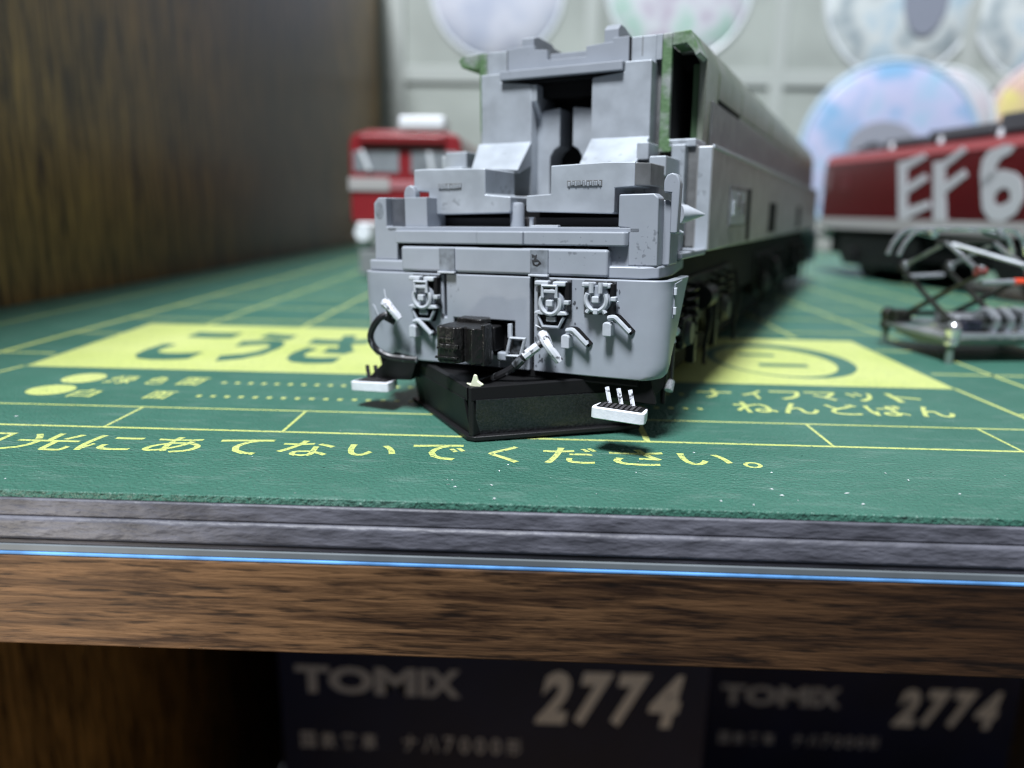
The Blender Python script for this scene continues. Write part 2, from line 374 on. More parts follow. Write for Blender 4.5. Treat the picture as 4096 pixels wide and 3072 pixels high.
# round emblem on the title box
def ring(mb, cx, cy, ro, ri, z, n=40):
    vs = [(cx+r*math.cos(2*math.pi*i/n), cy+r*1.25*math.sin(2*math.pi*i/n), z) for r in (ro, ri) for i in range(n)]
    return mb.add(vs, [(i, (i+1) % n, n+(i+1) % n, n+i) for i in range(n)])
_n = 48
_vs = [(2.10+.60*math.cos(2*math.pi*i/_n), 6.30+.74*math.sin(2*math.pi*i/_n), ZP*2) for i in range(_n)] + [(2.045+.485*math.cos(2*math.pi*i/_n), 6.235+.625*math.sin(2*math.pi*i/_n), ZP*2) for i in range(_n)]
pl('printed_emblem_ring', MB().add(_vs, [(i, (i+1) % _n, _n+(i+1) % _n, _n+i) for i in range(_n)]), MGREEN)
pl('printed_emblem_bar', sheet(MB(), 1.80, 2.12, 6.42, 6.52, ZP*2), MGREEN)
pl('printed_emblem_bar', sheet(MB(), 1.86, 2.26, 5.98, 6.10, ZP*2), MGREEN)
# dust on the mat
dm = MB()
for _ in range(60):
    x = random.uniform(-3.5, 4.5); y = 2.96 + abs(random.gauss(0, .6)); y = min(y, 6)
    if random.random() < .35: x = random.uniform(-.4, 3.0); y = random.uniform(2.97, 3.5)
    a = random.uniform(0, 6.3); l = random.uniform(.003, .011)*(2.4 if random.random() < .05 else 1); w = random.uniform(.002, .004)
    dx, dy = math.cos(a)*l, math.sin(a)*l
    nx, ny = -math.sin(a)*w, math.cos(a)*w
    z = random.uniform(.003, .008)
    dm.add([(x-dx, y-dy, .002), (x+nx, y+ny, z), (x+dx, y+dy, .002), (x-nx, y-ny, z*.5)], [(0, 1, 2, 3)])
tag(dm.build('dust', mat('dust_white', (.62, .65, .66), .7), smooth=False), 'fine pale dust specks scattered on the mat', 'dust', kind='stuff')

# ================================================================== MAIN LOCOMOTIVE (unpainted die-cast chassis)
AZ, ROLL = math.radians(23.5), .022
A = Vector((math.sin(AZ), math.cos(AZ), 0)); U0 = Vector((math.cos(AZ), -math.sin(AZ), 0))
U = U0*math.cos(ROLL) + Vector((0, 0, 1))*math.sin(ROLL); WV = U.cross(A).normalized()
M4 = Matrix.Identity(4)
for i in range(3): M4[i][0] = U[i]; M4[i][1] = A[i]; M4[i][2] = WV[i]
M4[0][3], M4[1][3], M4[2][3] = -.18217, 4.10637, 0.0
loco = empty('model_locomotive', M4)
tag(loco, 'unpainted grey model locomotive chassis with bare die-cast frame and black snow plough', 'model train')
def P(name, mb, mt, bevel=.0, parent=None, seg=2): return mb.build(name, mt, parent or loco, bevel, seg)
# ---- buffer beam skirt
def beam_mesh():
    levels = [(.335, .880, .02), (.344, .910, .025), (.365, .928, .03), (.41, .938, .04), (.45, .940, .055), (.52, .943, .10), (.585, .945, .14),
              (.608, .946, .155), (.70, .948, .22), (.80, .950, .285), (.848, .952, .32), (.858, .955, .328)]
    mids = [-.60, -.362, -.346, -.30, .09, .182, .206, .5, .62]
    r = .10
    def prof(hw, sd):
        pts = [(-hw, max(sd, .012)+r*.6), (-hw, r*1.02)]
        pts = [(-hw, r+sd), (-hw, r+.001)]
        for k in range(1, 6):
            a = math.pi/2*k/6; pts.append((-hw+r-r*math.cos(a), r-r*math.sin(a)))
        pts.append((-hw+r, 0))
        pts += [(u, 0) for u in mids]
        pts.append((hw-r, 0))
        for k in range(5, 0, -1):
            a = math.pi/2*k/6; pts.append((hw-r+r*math.cos(a), r-r*math.sin(a)))
        pts += [(hw, r+.001), (hw, r+sd)]
        return pts
    rows = [prof(hw, sd) for _, hw, sd in levels]; nc = len(rows[0]); nr = len(levels); th = .05
    outer = []; inner = []
    for (w, hw, sd), pr in zip(levels, rows):
        for j, (u, v) in enumerate(pr):
            a = pr[max(j-1, 0)]; b = pr[min(j+1, nc-1)]
            t = Vector((b[0]-a[0], b[1]-a[1])).normalized(); n = Vector((-t.y, t.x))
            outer.append((u, v, w)); inner.append((u+n.x*th, v+n.y*th, w))
    base = 8
    gl, gl2, hl, hr, gr, gr2 = base+1, base+2, base+3, base+4, base+5, base+6
    def skip(i, j):
        w0, w1 = levels[i][0], levels[i+1][0]
        if j == gl and w0 >= .60: return True
        if j == gr: return True
        if hl <= j < hr and w0 >= .409 and w1 <= .609: return True
        return False
    mb = MB(); n = nr*nc; fs = []; cnt = {}
    for i in range(nr-1):
        for j in range(nc-1):
            if skip(i, j): continue
            q = (i*nc+j, i*nc+j+1, (i+1)*nc+j+1, (i+1)*nc+j)
            fs.append(q); fs.append(tuple(n+k for k in reversed(q)))
            for a, b in zip(q, q[1:]+q[:1]):
                key = (min(a, b), max(a, b)); cnt[key] = cnt.get(key, 0)+1
    for (a, b), c in cnt.items():
        if c == 1: fs.append((a, b, n+b, n+a))
    mb.add(outer+inner, fs); return mb
beam = P('buffer_beam', beam_mesh(), G_PLASTIC, .009)
P('beam_interior_shade_block', MB().box(-.82, .82, .07, .55, .37, .83), BLACK_M)  # black block put behind the beam to darken its grooves and opening
# side locker on the beam's right flank
lk = MB(); lk.prism([(.10, .66), (.10, .84), (.26, .85), (.245, .70)], 0, .936, .956); P('side_locker', lk, G_PLASTIC, .004, beam)
for w in (.70, .80): P('locker_hinge', MB().box(.95, .966, .088, .112, w-.02, w+.02), G_LIGHT, .004, beam)
# ---- jumper sockets
def frame_uw(mb, pts, r, v, n=6, closed=False, flat=1.0): return mb.tube([(p[0], v, p[1]) for p in pts], r, n, closed, flat)
def arc(cx, cz, rx, rz, a0, a1, n=14): return [(cx+rx*math.cos(math.radians(a0+(a1-a0)*i/n)), cz+rz*math.sin(math.radians(a0+(a1-a0)*i/n))) for i in range(n+1)]
def socket(cx, cup, w_ring, wide):
    s = P('jumper_socket', MB().box(cx-wide*.5, cx+wide*.56, -.012, .004, w_ring-.085, .850), WASH, .004, beam)
    top = .848
    P('cover_lip', MB().box(cx-wide*.5, cx-.012, -.058, -.008, top-.030, top-.004), G_LIGHT, .008, s)
    P('cover_lip', MB().box(cx+.012, cx+wide*.46, -.058, -.008, top-.032, top-.006), G_LIGHT, .008, s)
    P('side_plate', MB().box(cx+wide*.42, cx+wide*.56, -.045, -.005, w_ring+.02, top-.01), BLACK_M, .004, s)
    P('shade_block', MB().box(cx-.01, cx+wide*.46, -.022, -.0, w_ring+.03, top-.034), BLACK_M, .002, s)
    rr = .056
    P('ring', frame_uw(MB(), arc(cx, w_ring, rr, rr*1.05, 150, 390, 20), .013, -.052, 7), G_LIGHT, 0, s)
    P('ring_backing', MB().prism(arc(cx, w_ring, rr+.018, rr+.016, 0, 345, 22), 1, -.040, -.006), G_PLASTIC, .006, s)
    P('peg', MB().box(cx-.020, cx+.020, -.075, -.03, w_ring-.018, w_ring+.018), G_LIGHT, .007, s)
    P('lug', MB().box(cx+rr+.022, cx+rr+.052, -.062, -.02, w_ring-.006, w_ring+.018), G_LIGHT, .006, s)
    if cup:
        lt = P('latch', frame_uw(MB(), [(cx-.040, w_ring+.03), (cx-.042, w_ring+.092), (cx+.040, w_ring+.092), (cx+.038, w_ring+.03)], .010, -.064, 6), G_LIGHT, 0, s)
        P('latch_bar', MB().box(cx-.034, cx+.034, -.070, -.055, w_ring+.054, w_ring+.072), G_LIGHT, .004, s)
        for sg in (-1, 1):
            P('ear', MB().prism([(cx+sg*.03, w_ring-.035), (cx+sg*.088, w_ring-.046), (cx+sg*.096, w_ring-.062), (cx+sg*.04, w_ring-.066)], 1, -.058, -.005), G_LIGHT, .006, s)
        b0 = w_ring-.066
        P('cup_recess', MB().prism([(cx-.085, b0), (cx+.085, b0), (cx+.058, b0-.074), (cx-.058, b0-.074)], 1, -.030, -.001), BLACK_M, .003, s)
        P('cup', frame_uw(MB(), [(cx-.076, b0-.008), (cx-.048, b0-.064), (cx+.046, b0-.064), (cx+.074, b0-.008)], .010, -.040, 6), G_PLASTIC, 0, s)
        P('cup_pin', MB().box(cx-.028, cx+.028, -.045, -.01, b0-.036, b0-.008), G_PLASTIC, .004, s)
    else:
        for dx in (-.024, .024):
            P('latch', MB().tube([(cx+dx, -.064, w_ring+.035), (cx+dx*1.05, -.064, w_ring+.088)], .013, 7), G_LIGHT, 0, s)
        for dx in (-.050, .050):
            P('knob', MB().box(cx+dx-.014, cx+dx+.014, -.062, -.03, w_ring+.066, w_ring+.086), G_LIGHT, .006, s)
            P('knob', MB().tube([(cx+dx*.7, -.05, w_ring-.046), (cx+dx*1.0, -.05, w_ring-.070)], .013, 7), G_LIGHT, 0, s)
        P('catch', MB().box(cx-.013, cx+.013, -.070, -.03, w_ring-.078, w_ring-.046), G_LIGHT, .006, s)
    return s
tag(socket(-.478, True, .722, .175), 'jumper socket with hanging cup at the plain end of the beam')
tag(socket(.325, True, .727, .185), 'jumper socket with hanging cup beside the dark panel groove')
tag(socket(.582, False, .757, .165), 'small jumper socket without a cup near the rounded corner')
STAIN = mat('dirt_stain', (.085, .092, .108), .6, var=.35, vscale=16)
random.seed(11)
for x0, x1, z0, z1, n in ((.215, .262, .36, .84, 16), (.40, .47, .60, .84, 9), (-.385, -.365, .60, .84, 6), (.50, .53, .66, .84, 6), (.235, .36, .36, .50, 12), (.66, .70, .66, .84, 7)):
    mb = MB()
    for _ in range(n):
        cx, cz = random.uniform(x0, x1), random.uniform(z0, z1); a = random.uniform(.003, .009); b_ = a*random.uniform(1, 2.4)
        mb.prism([(cx+a*random.uniform(.6, 1)*math.cos(t*.785), cz+b_*random.uniform(.6, 1)*math.sin(t*.785)) for t in range(8)], 1, -.0012, .002)
    P('dirt_stain', mb, STAIN, 0, beam)['kind'] = 'stuff'
# ---- hook brackets
def hook(cx, cz, blk):
    h = P('hook_bracket', MB().tube(bezier([(cx-.034, -.040, cz+.002), (cx, -.050, cz+.008), (cx+.020, -.050, cz-.006), (cx+.082, -.045, cz-.066)], 5), .0145, 8), G_LIGHT, 0, beam)
    mb = MB().prism([(-.024, -.042), (.024, -.042), (.024, .022), (.014, .033), (-.014, .033), (-.024, .022)], 1, -.066, .004)
    mb.v = [(x+cx-.036, y, z+cz-.050) for x, y, z in mb.v]
    P('block', mb, G_LIGHT, .009, h, 3)
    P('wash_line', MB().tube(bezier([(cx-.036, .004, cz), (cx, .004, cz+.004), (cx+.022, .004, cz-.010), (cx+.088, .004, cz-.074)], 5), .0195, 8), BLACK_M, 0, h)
    P('peg', MB().tube([(cx+.074, -.040, cz-.060), (cx+.070, .004, cz-.056)], .011, 7), G_PLASTIC, 0, h)
hook(-.510, .575, 0); hook(.452, .580, 0); hook(.682, .660, 0)
# ---- coupler and its bracket
cp = MB()
cp.prism([(-.235, -.30), (-.205, -.33), (-.11, -.335), (-.075, -.30), (-.075, -.275), (-.005, -.335), (.035, -.30), (.055, -.25), (.035, -.16), (-.02, -.10), (-.07, -.06), (-.20, -.06), (-.235, -.17)], 2, .412, .606)
cpl = P('coupler', cp, BLACK_R, .012, seg=3)
P('coupler_cap', MB().prism([(-.215, -.12), (-.05, -.14), (-.02, -.07), (-.05, -.02), (-.22, -.02)], 2, .600, .628), BLACK_R, .008, cpl)
for k in range(3): P('coupler_ridge', MB().box(-.225+k*.012, -.09-k*.01, -.342, -.320, .435+k*.052, .447+k*.052), BLACK_R, .003, cpl)
P('coupler_ridge', MB().box(.028, .05, -.29, -.20, .40, .62), BLACK_R, .006, cpl)
P('coupler_shank', MB().box(-.20, .0, -.07, .25, .44, .58), BLACK, .01, cpl)
P('coupler_lip', MB().box(-.20, -.08, -.345, -.325, .49, .515), BLACK_R, .005, cpl)
P('coupler_hole', MB().box(-.30, .09, .052, .068, .412, .606), BLACK_M)
cb = P('coupler_bracket', MB().tube([(.084, -.045, .600), (.084, -.045, .524)], .014, 7), G_LIGHT)
P('frame', frame_uw(MB(), [(.088, .522), (.176, .524), (.150, .424), (.064, .422)], .0115, -.05, 6, True), G_LIGHT, 0, cb)
P('plate', MB().prism([(.10, .51), (.164, .512), (.146, .432), (.076, .430)], 1, -.035, -.02), WASH, .002, cb)
P('pad', MB().box(.00, .075, -.045, -.004, .385, .437), G_PLASTIC, .012, cb)
# ---- brake hoses
def hose(name, cock, pts, rad, label):
    h = P(name, MB().tube(bezier(pts, 8), rad, 9), HOSE); h['label'] = label
    P('cock', MB().tube(bezier(cock, 6), [.030, .031, .030, .029, .027, .026] + [.024]*(6*(len(cock)-1)+1-6), 9), CHIPW, 0, h)
    return h
hL = hose('brake_hose', [(-.722, -.07, .680), (-.655, -.115, .655), (-.602, -.105, .596)],
     [(-.668, -.085, .632), (-.735, -.125, .590), (-.796, -.13, .498), (-.780, -.12, .418), (-.700, -.10, .368), (-.60, -.08, .356), (-.52, -.06, .352)], .020, 'worn black brake hose hanging at the far side of the coupler')
P('elbow', MB().tube([(-.665, -.09, .655), (-.690, -.10, .590), (-.665, -.07, .575)], .024, 8), BLACK, 0, hL)
hR = hose('brake_hose', [(.285, -.06, .556), (.340, -.115, .508), (.400, -.095, .424)],
     [(.292, -.085, .512), (.215, -.13, .445), (.143, -.14, .372), (.030, -.15, .310), (-.06, -.15, .272)], .0215, 'worn black brake hose crossing below the coupler bracket')
for i, (a, b) in enumerate((((.28, -.105, .50), (.21, -.135, .442)), ((.20, -.137, .43), (.16, -.142, .388)))):
    P('sleeve', MB().tube([a, b], .026, 9), CHIPW if i == 0 else WASH, 0, hR)
hair = MB()
for pts in ([(-.735, -.06, .76), (-.70, -.09, .70), (-.672, -.09, .658)], [(-.85, -.02, .66), (-.83, -.03, .65), (-.80, -.04, .60)], [(.66, -.03, .755), (.70, -.04, .748)], [(.23, -.03, .60), (.30, -.035, .565), (.335, -.03, .49)]):
    hair.tube(bezier(pts, 6), .0028, 4)
P('stray_fibre', hair, G_LIGHT)
# ---- snow plough
pg = P('snow_plough', MB().prism([(-.76, .24), (-.02, -.372), (.03, -.372), (.76, .24), (.70, .32), (.0, -.20), (-.70, .32)], 2, .006, .032), BLACK, .006)
def blade(sg, mt):
    mb = MB()
    b0 = (0.0+.02*sg, -.345); b1 = (.70*sg, .21)
    rows = [(.030, .010), (.10, -.004), (.17, -.016), (.232, -.026)]
    vs = []
    n = 10
    nx, ny = (-(b1[1]-b0[1]), b1[0]-b0[0]); l = math.hypot(nx, ny); nx, ny = nx/l, ny/l
    if ny < 0: nx, ny = -nx, -ny
    for w, d in rows:
        for i in range(n+1):
            f = i/n
            vs.append((b0[0]+(b1[0]-b0[0])*f+nx*d, b0[1]+(b1[1]-b0[1])*f+ny*d, w))
    k = len(vs)
    vs += [(x+nx*.04, y+ny*.04, w) for x, y, w in vs]
    fs = []
    for r in range(len(rows)-1):
        for i in range(n):
            q = (r*(n+1)+i, r*(n+1)+i+1, (r+1)*(n+1)+i+1, (r+1)*(n+1)+i); fs += [q, tuple(k+j for j in reversed(q))]
    m_ = (len(rows)-1)*(n+1)
    fs += [(i, i+1, k+i+1, k+i) for i in range(n)] + [(m_+i, m_+i+1, k+m_+i+1, k+m_+i) for i in range(n)]
    fs += [(r*(n+1), (r+1)*(n+1), k+(r+1)*(n+1), k+r*(n+1)) for r in range(len(rows)-1)]
    fs += [(r*(n+1)+n, (r+1)*(n+1)+n, k+(r+1)*(n+1)+n, k+r*(n+1)+n) for r in range(len(rows)-1)]
    mb.add(vs, fs); return P('blade', mb, mt, .0, pg)
blade(-1, mat('soft_black', (.010, .010, .011), .55, spec=.3, bump=.2, bscale=30, bdist=.004)); tag(blade(1, DUSTY), 'dusty grey speckled plough blade')
for sg in (-1, 1):
    b0 = (.012*sg, -.378); b1 = (.71*sg, .190)
    P('top_band', MB().add([(b0[0], b0[1], .225), (b1[0], b1[1], .235), (b1[0], b1[1], .318), (b0[0], b0[1], .300), (b0[0]-.0*sg, b0[1]+.05, .225), (b1[0]-.03*sg, b1[1]+.03, .235), (b1[0]-.03*sg, b1[1]+.03, .318), (b0[0], b0[1]+.05, .300)],
      [(0, 1, 2, 3), (4, 7, 6, 5), (0, 4, 5, 1), (3, 2, 6, 7), (0, 3, 7, 4), (1, 5, 6, 2)]), BLACK_M if sg > 0 else mat('soft_black', (.01, .01, .011)), .006, pg)
P('nose', MB().prism([(-.03, -.31), (-.008, -.372), (.020, -.372), (.04, -.31), (0, -.25)], 2, .03, .300), BLACK, .008, pg)
P('top_plate', MB().prism([(-.60, .20), (-.58, .14), (-.03, -.31), (.05, -.31), (.58, .14), (.60, .20), (.40, .40), (-.40, .40)], 2, .266, .294), BLACK, .008, pg)
P('mount', MB().box(-.55, .80, .02, .60, .292, .345), BLACK_M, .01, pg)
cr = MB().prism([(-.045, .312), (-.012, .312), (.006, .365), (.022, .360), (.030, .330), (.064, .312), (.030, .275), (-.01, .290)], 1, -.335, -.315)
P('resin_flake', cr, CREAM, .01)
# ---- shunter's steps
def step(sg):
    if sg < 0: c = Vector((-.845, -.10, .165)); ang = math.radians(-3)
    else: c = Vector((.775, -.25, .205)); ang = math.radians(2)
    def X(mb):
        ca, sa = math.cos(ang), math.sin(ang)
        mb.v = [(c.x+x*ca+z*sa, c.y+y, c.z-x*sa+z*ca) for x, y, z in mb.v]; return mb
    s = P('step', X(MB().box(-.125, .125, .01, .12, -.012, .030)), BLACK, .006)
    s['label'] = 'black step with white edge at the far corner' if sg < 0 else 'black step with white edge in front of the plough blade'
    P('white_edge', X(MB().prism([(-.138, .0), (-.14, .03), (-.128, .10), (-.112, .105), (-.112, .016), (.112, .016), (.112, .105), (.128, .10), (.14, .03), (.138, .0), (.12, -.012), (-.12, -.012)], 2, -.030, .030)), WHITEP, .007, s)
    tread = MB()
    for k in range(8): tread.box(-.10+k*.026, -.085+k*.026, .018, .10, .028, .036)
    P('tread', X(tread), DARKG, .002, s)
    for k in range(3):
        x = -.075+k*.062
        P('rung', X(MB().tube([(x, .105, .03), (x-.030, .135, .105)], .0125, 6)), CHIPW if sg > 0 else BLACK, 0, s)
    P('hanger', X(MB().prism([(-.10, .0), (.115, .0), (.075, .15), (-.13, .15)], 1, .30, .34)), BLACK_M, .006, s)
    if sg < 0: P('stay', X(MB().prism([(-.09, .025), (.24, .03), (.30, .18), (.14, .21)], 1, .10, .14)), BLACK, .006, s)
step(-1); step(1)
# ---- grey plastic cab floor moulding
fl = P('cab_floor', MB().prism([(-.90, .03), (.80, .03), (.875, .07), (.885, .34), (.80, .95), (-.80, .95), (-.90, .34)], 2, .861, .926), G_PLASTIC, .012, seg=3)
P('front_box', MB().box(-.648, .622, -.002, .30, .868, 1.010), G_PLASTIC, .016, fl, 3)
for x0, x1, mk in ((-.383, -.282, 0), (.187, .292, 1)):
    tb = P('front_tab', MB().box(x0, x1, -.012, .05, .872, 1.004), G_PLASTIC_D, .004, fl)
    P('tab_foot', MB().box(x0-.004, x1+.006, -.030, -.003, .862, .874), G_LIGHT, .004, fl)
P('front_infill', MB().box(.60, .73, .065, .30, .92, 1.05), G_PLASTIC, .004, fl)
P('letter_mark', text_fit(MB(), 'B', lambda x, y: (x+.012*math.sin(y*90), -.0135, y+.006*math.sin(x*140)), (.196, .246, .918, .978), .02), mat('smudged_ink', (.05, .052, .06), .6, col2=(.012, .012, .014), vscale=30), 0, fl)
P('top_rail', MB().prism([(-.70, .05), (-.70, .02), (-.69, .012), (-.15, .012), (-.14, -.004), (.135, -.004), (.145, .012), (.70, .012), (.712, .03), (.712, .25), (-.70, .25)], 2, 1.026, 1.100), G_PLASTIC, .010, fl)
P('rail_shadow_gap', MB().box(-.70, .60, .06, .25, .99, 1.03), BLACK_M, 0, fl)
P('top_deck', MB().box(-.775, .77, .055, .40, 1.094, 1.120), G_PLASTIC, .004, fl)
# corner posts
pL = P('corner_post', MB().prism([(-.872, .925), (-.868, 1.258), (-.836, 1.290), (-.780, 1.290), (-.780, 1.121), (-.705, 1.121), (-.712, .925)], 1, .055, .33), G_PLASTIC, .008, fl)
P('post_recess', MB().box(-.781, -.668, .115, .30, 1.118, 1.284), mat('recess_dark_grey', (.075, .082, .098), .5, var=.2, vscale=12), .003, pL)  # recess filled with a darker grey than the post around it
P('post_plate', MB().box(-.668, -.515, .085, .30, 1.118, 1.289), G_PLASTIC, .005, pL)
P('post_spot', MB().prism(arc(-.828, 1.215, .030, .05, 0, 340, 18), 1, .0535, .056), G_PLASTIC_D, 0, pL)
pR = P('corner_post', MB().prism([(.712, .925), (.712, 1.115), (.654, 1.121), (.654, 1.288), (.836, 1.290), (.862, 1.27), (.866, .925)], 1, .055, .17), G_PLASTIC, .010, fl)
P('post_back', MB().prism([(.70, .925), (.70, 1.26), (.88, 1.26), (.905, 1.24), (.90, .925)], 1, .17, .36), G_PLASTIC, .010, pR)
tabp = [(.905, 1.09), (.905, 1.29), (.866, 1.295), (.864, 1.335)] + [(.905+.040*math.cos(math.radians(a)), 1.345+.048*math.sin(math.radians(a))) for a in (165, 130, 90, 50, 15)] + [(.948, 1.335), (.942, 1.09)]
P('clip_tab', MB().prism(tabp, 1, .13, .20), G_PLASTIC, .010, pR)
P('clip_tab', MB().prism([(-q[0]+.225, q[1]-.03) for q in tabp], 1, .16, .22), G_PLASTIC, .010, pL)
P('location_peg', MB().tube([(-.018, .27, 1.10), (-.018, .27, 1.235), (-.018, .27, 1.252), (-.018, .27, 1.258)], [.042, .042, .036, .018], 16), G_PLASTIC, 0, fl)
P('pin', MB().tube([(.115, .17, 1.11), (.115, .17, 1.165), (.115, .17, 1.174)], [.012, .012, .018], 8), G_LIGHT, 0, fl)
P('pad', MB().prism([(.14, .11), (.30, .11), (.29, .17), (.16, .17)], 2, 1.118, 1.131), G_LIGHT, .003, fl)
P('side_ledge', MB().box(.74, .925, .36, 1.0, .945, .985), G_PLASTIC, .012, fl)
P('side_block', MB().box(.72, .87, .36, .62, .985, 1.25), G_PLASTIC, .01, fl)
P('cone_boss', MB().tube([(.865, .50, 1.19), (.895, .53, 1.19), (.985, .60, 1.186)], [.052, .050, .005], 16), G_LIGHT, 0, fl)
P('cone_boss', MB().tube([(.86, .36, 1.10), (.92, .38, 1.09)], [.030, .006], 10), G_LIGHT, 0, fl)
P('light_board', MB().box(-.655, .64, .335, .37, 1.085, 1.172), DARKG, .004)
P('chassis_filler', MB().box(-.64, .64, .40, .9, .93, 1.24), BLACK_M)
# ---- die-cast weights
wl = [(-.672, 1.452), (-.60, 1.455), (-.189, 1.448), (-.189, 1.303), (-.029, 1.289), (-.029, 1.205), (-.04, 1.197), (-.565, 1.188), (-.572, 1.20), (-.572, 1.320), (-.66, 1.324), (-.676, 1.34)]
wr = [(.217, 1.449), (.521, 1.459), (.693, 1.456), (.693, 1.330), (.585, 1.324), (.585, 1.198), (.575, 1.190), (.075, 1.203), (.068, 1.212), (.068, 1.292), (.216, 1.299)]
def cast_mark(par, x0, x1, z0, z1, v):
    P('cast_mark', MB().box(x0, x1, v-.004, v+.01, z0, z1), CAST_D, .001, par)
    mb = MB(); x = x0+.006
    while x < x1-.012:
        wd_ = random.uniform(.008, .018); zz_ = random.uniform(0, (z1-z0)*.3)
        mb.box(x, x+wd_*.7, v-.009, v+.002, z0+zz_, z1-random.uniform(0, (z1-z0)*.35)); x += wd_
    P('cast_lettering', mb, CAST, .002, par)
cwl = P('cast_weight', MB().prism(wl, 1, .20, .60), CAST, .010)
cast_mark(cwl, -.50, -.345, 1.336, 1.368, .20)
cwr = P('cast_weight', MB().prism(wr, 1, .20, .58), CAST, .010)
cast_mark(cwr, .315, .515, 1.336, 1.368, .20)
P('weight_shoulder', MB().prism([(.693, .20), (.76, .27), (.76, .55), (.693, .55)], 2, 1.335, 1.452), CAST_D, .006, cwr)
P('side_lug', MB().box(.655, .755, .60, .95, 1.40, 1.512), CAST, .008)
P('side_lug', MB().box(.655, .742, .50, .90, 1.26, 1.448), CAST_D, .012)
P('side_lug', MB().box(-.80, -.64, .80, 1.0, 1.48, 1.60), CAST, .008)
P('side_lug', MB().box(-.76, -.62, .70, .98, 1.44, 1.495), CAST, .012)
# ---- towers
tL = P('cast_tower', MB().prism([(-.575, 1.25), (-.575, 2.083), (-.425, 2.083), (-.425, 2.028), (-.222, 2.005), (-.211, 1.99), (-.211, 1.25)], 1, .895, 1.55), CAST, .008)
tR = P('cast_tower', MB().prism([(.197, 1.25), (.197, 2.002), (.205, 2.012), (.402, 2.030), (.402, 2.088), (.571, 2.085), (.571, 1.25)], 1, .895, 1.55), CAST, .008)
def ledge(x0, x1, x2, x3, par):
    vs = [(x0, .90, 1.655), (x1, .90, 1.655), (x2, .66, 1.462), (x3, .66, 1.478), (x0, .90, 1.50), (x1, .90, 1.50), (x2+.0, .69, 1.440), (x3, .69, 1.450)]
    P('sloping_ledge', MB().add(vs, [(0, 1, 2, 3), (4, 7, 6, 5), (0, 4, 5, 1), (1, 5, 6, 2), (2, 6, 7, 3), (3, 7, 4, 0)]), CAST, .008, par)
ledge(-.600, -.211, -.200, -.530, tL); ledge(.197, .575, .550, .205, tR)
P('side_lug', MB().box(.545, .618, .72, .95, 1.50, 1.602), CAST, .008, tR)
P('tower_gusset', MB().prism([(.90, 1.90), (.90, 2.0), (1.3, 2.0), (1.3, 1.74), (1.05, 1.74)], 0, -.215, -.175), CAST, .004, tL)
# ---- slotted wall between the towers
sw = MB()
half = [(-.215, 1.27), (-.215, 1.845), (-.048, 1.865), (-.048, 1.63)] + [(-.012-.105*math.cos(math.radians(a)), 1.525+.105*math.sin(math.radians(a))) for a in (68, 45, 20, 0)] + [(-.117, 1.27)]
sw.prism(half, 1, .99, 1.20)
sw.prism([(-q[0]-.012, q[1]) for q in half], 1, .99, 1.20)
P('slotted_wall', sw, CAST, .012)
P('centre_floor', MB().box(-.60, .60, .58, 1.15, 1.22, 1.300), CAST_D, .008)
P('void_shade_plate', MB().box(-.60, .60, 1.56, 1.60, 1.0, 2.1), BLACK_M)  # black plates put in for the deep shade between the towers
P('void_shade_plate', MB().box(-.23, .21, 1.202, 1.23, 1.27, 2.03), BLACK_M)
P('void_shade_plate', MB().box(-.209, .196, 1.0, 1.2, 1.93, 2.02), BLACK_M)
P('void_shade_plate', MB().box(.190, .1965, 1.0, 1.2, 1.87, 2.02), BLACK_M)
# ---- roof bracket (grey plastic)
rb = P('roof_bracket', MB().box(-.420, .400, .86, 1.25, 2.034, 2.088), G_PLASTIC, .006)
P('back_wall', MB().prism([(-.417, 2.07), (-.417, 2.240), (-.322, 2.247), (-.225, 2.247), (-.225, 2.222), (-.141, 2.216), (-.135, 2.153), (.124, 2.153), (.127, 2.212), (.236, 2.220), (.300, 2.222), (.300, 2.244), (.403, 2.246), (.403, 2.07)], 1, .975, 1.02), G_PLASTIC, .004, rb)
P('bracket_gap', MB().box(-.436, .414, .90, .94, 2.012, 2.086), BLACK_M, 0, rb)
P('bracket_gap', MB().box(.403, .413, .985, 1.02, 2.08, 2.242), BLACK_M, 0, rb)
P('cross_web', MB().box(-.15, .30, 1.06, 1.10, 2.08, 2.205), G_PLASTIC, .004, rb)
P('rib', MB().prism([(.99, 2.20), (.99, 2.298), (1.06, 2.318), (1.30, 2.318), (1.34, 2.30), (4.2, 2.30), (4.2, 2.20)], 0, -.320, -.237), G_PLASTIC, .005, rb)
P('rib', MB().prism([(.99, 2.20), (.99, 2.298), (1.04, 2.332), (1.12, 2.332), (1.55, 2.255), (1.55, 2.20)], 0, .238, .330), G_PLASTIC, .005, rb)
# ---- upper die-cast frame
fr = P('frame_front', MB().box(.402, .566, 1.0, 1.4, 1.55, 2.243), CAST, .006)
P('frame_seam', MB().box(.478, .484, .9985, 1.01, 2.13, 2.24), CAST_D, 0, fr)
P('frame_groove', MB().box(.566, .602, 1.05, 1.4, 1.55, 2.10), CAST_D, 0, fr)
P('frame_groove_top', MB().box(.566, .602, 1.0, 1.4, 2.10, 2.243), CAST, .003, fr)
tag(P('green_pillar', MB().prism([(.602, 1.56), (.602, 2.244), (.662, 2.246), (.662, 1.64), (.70, 1.62), (.68, 1.56)], 1, 1.0, 1.045), GREEN, .008, fr), 'pillar stained with green paint')
tag(P('lintel', MB().prism([(.662, 2.246), (.77, 2.250), (.832, 2.118), (.805, 2.10), (.785, 2.135), (.745, 2.178), (.662, 2.170)], 1, 1.0, 1.24), GREEN, .006, fr), 'corner lintel stained with green paint')
P('sill', MB().box(.662, .832, 1.0, 1.30, 1.588, 1.637), CAST, .008, fr)
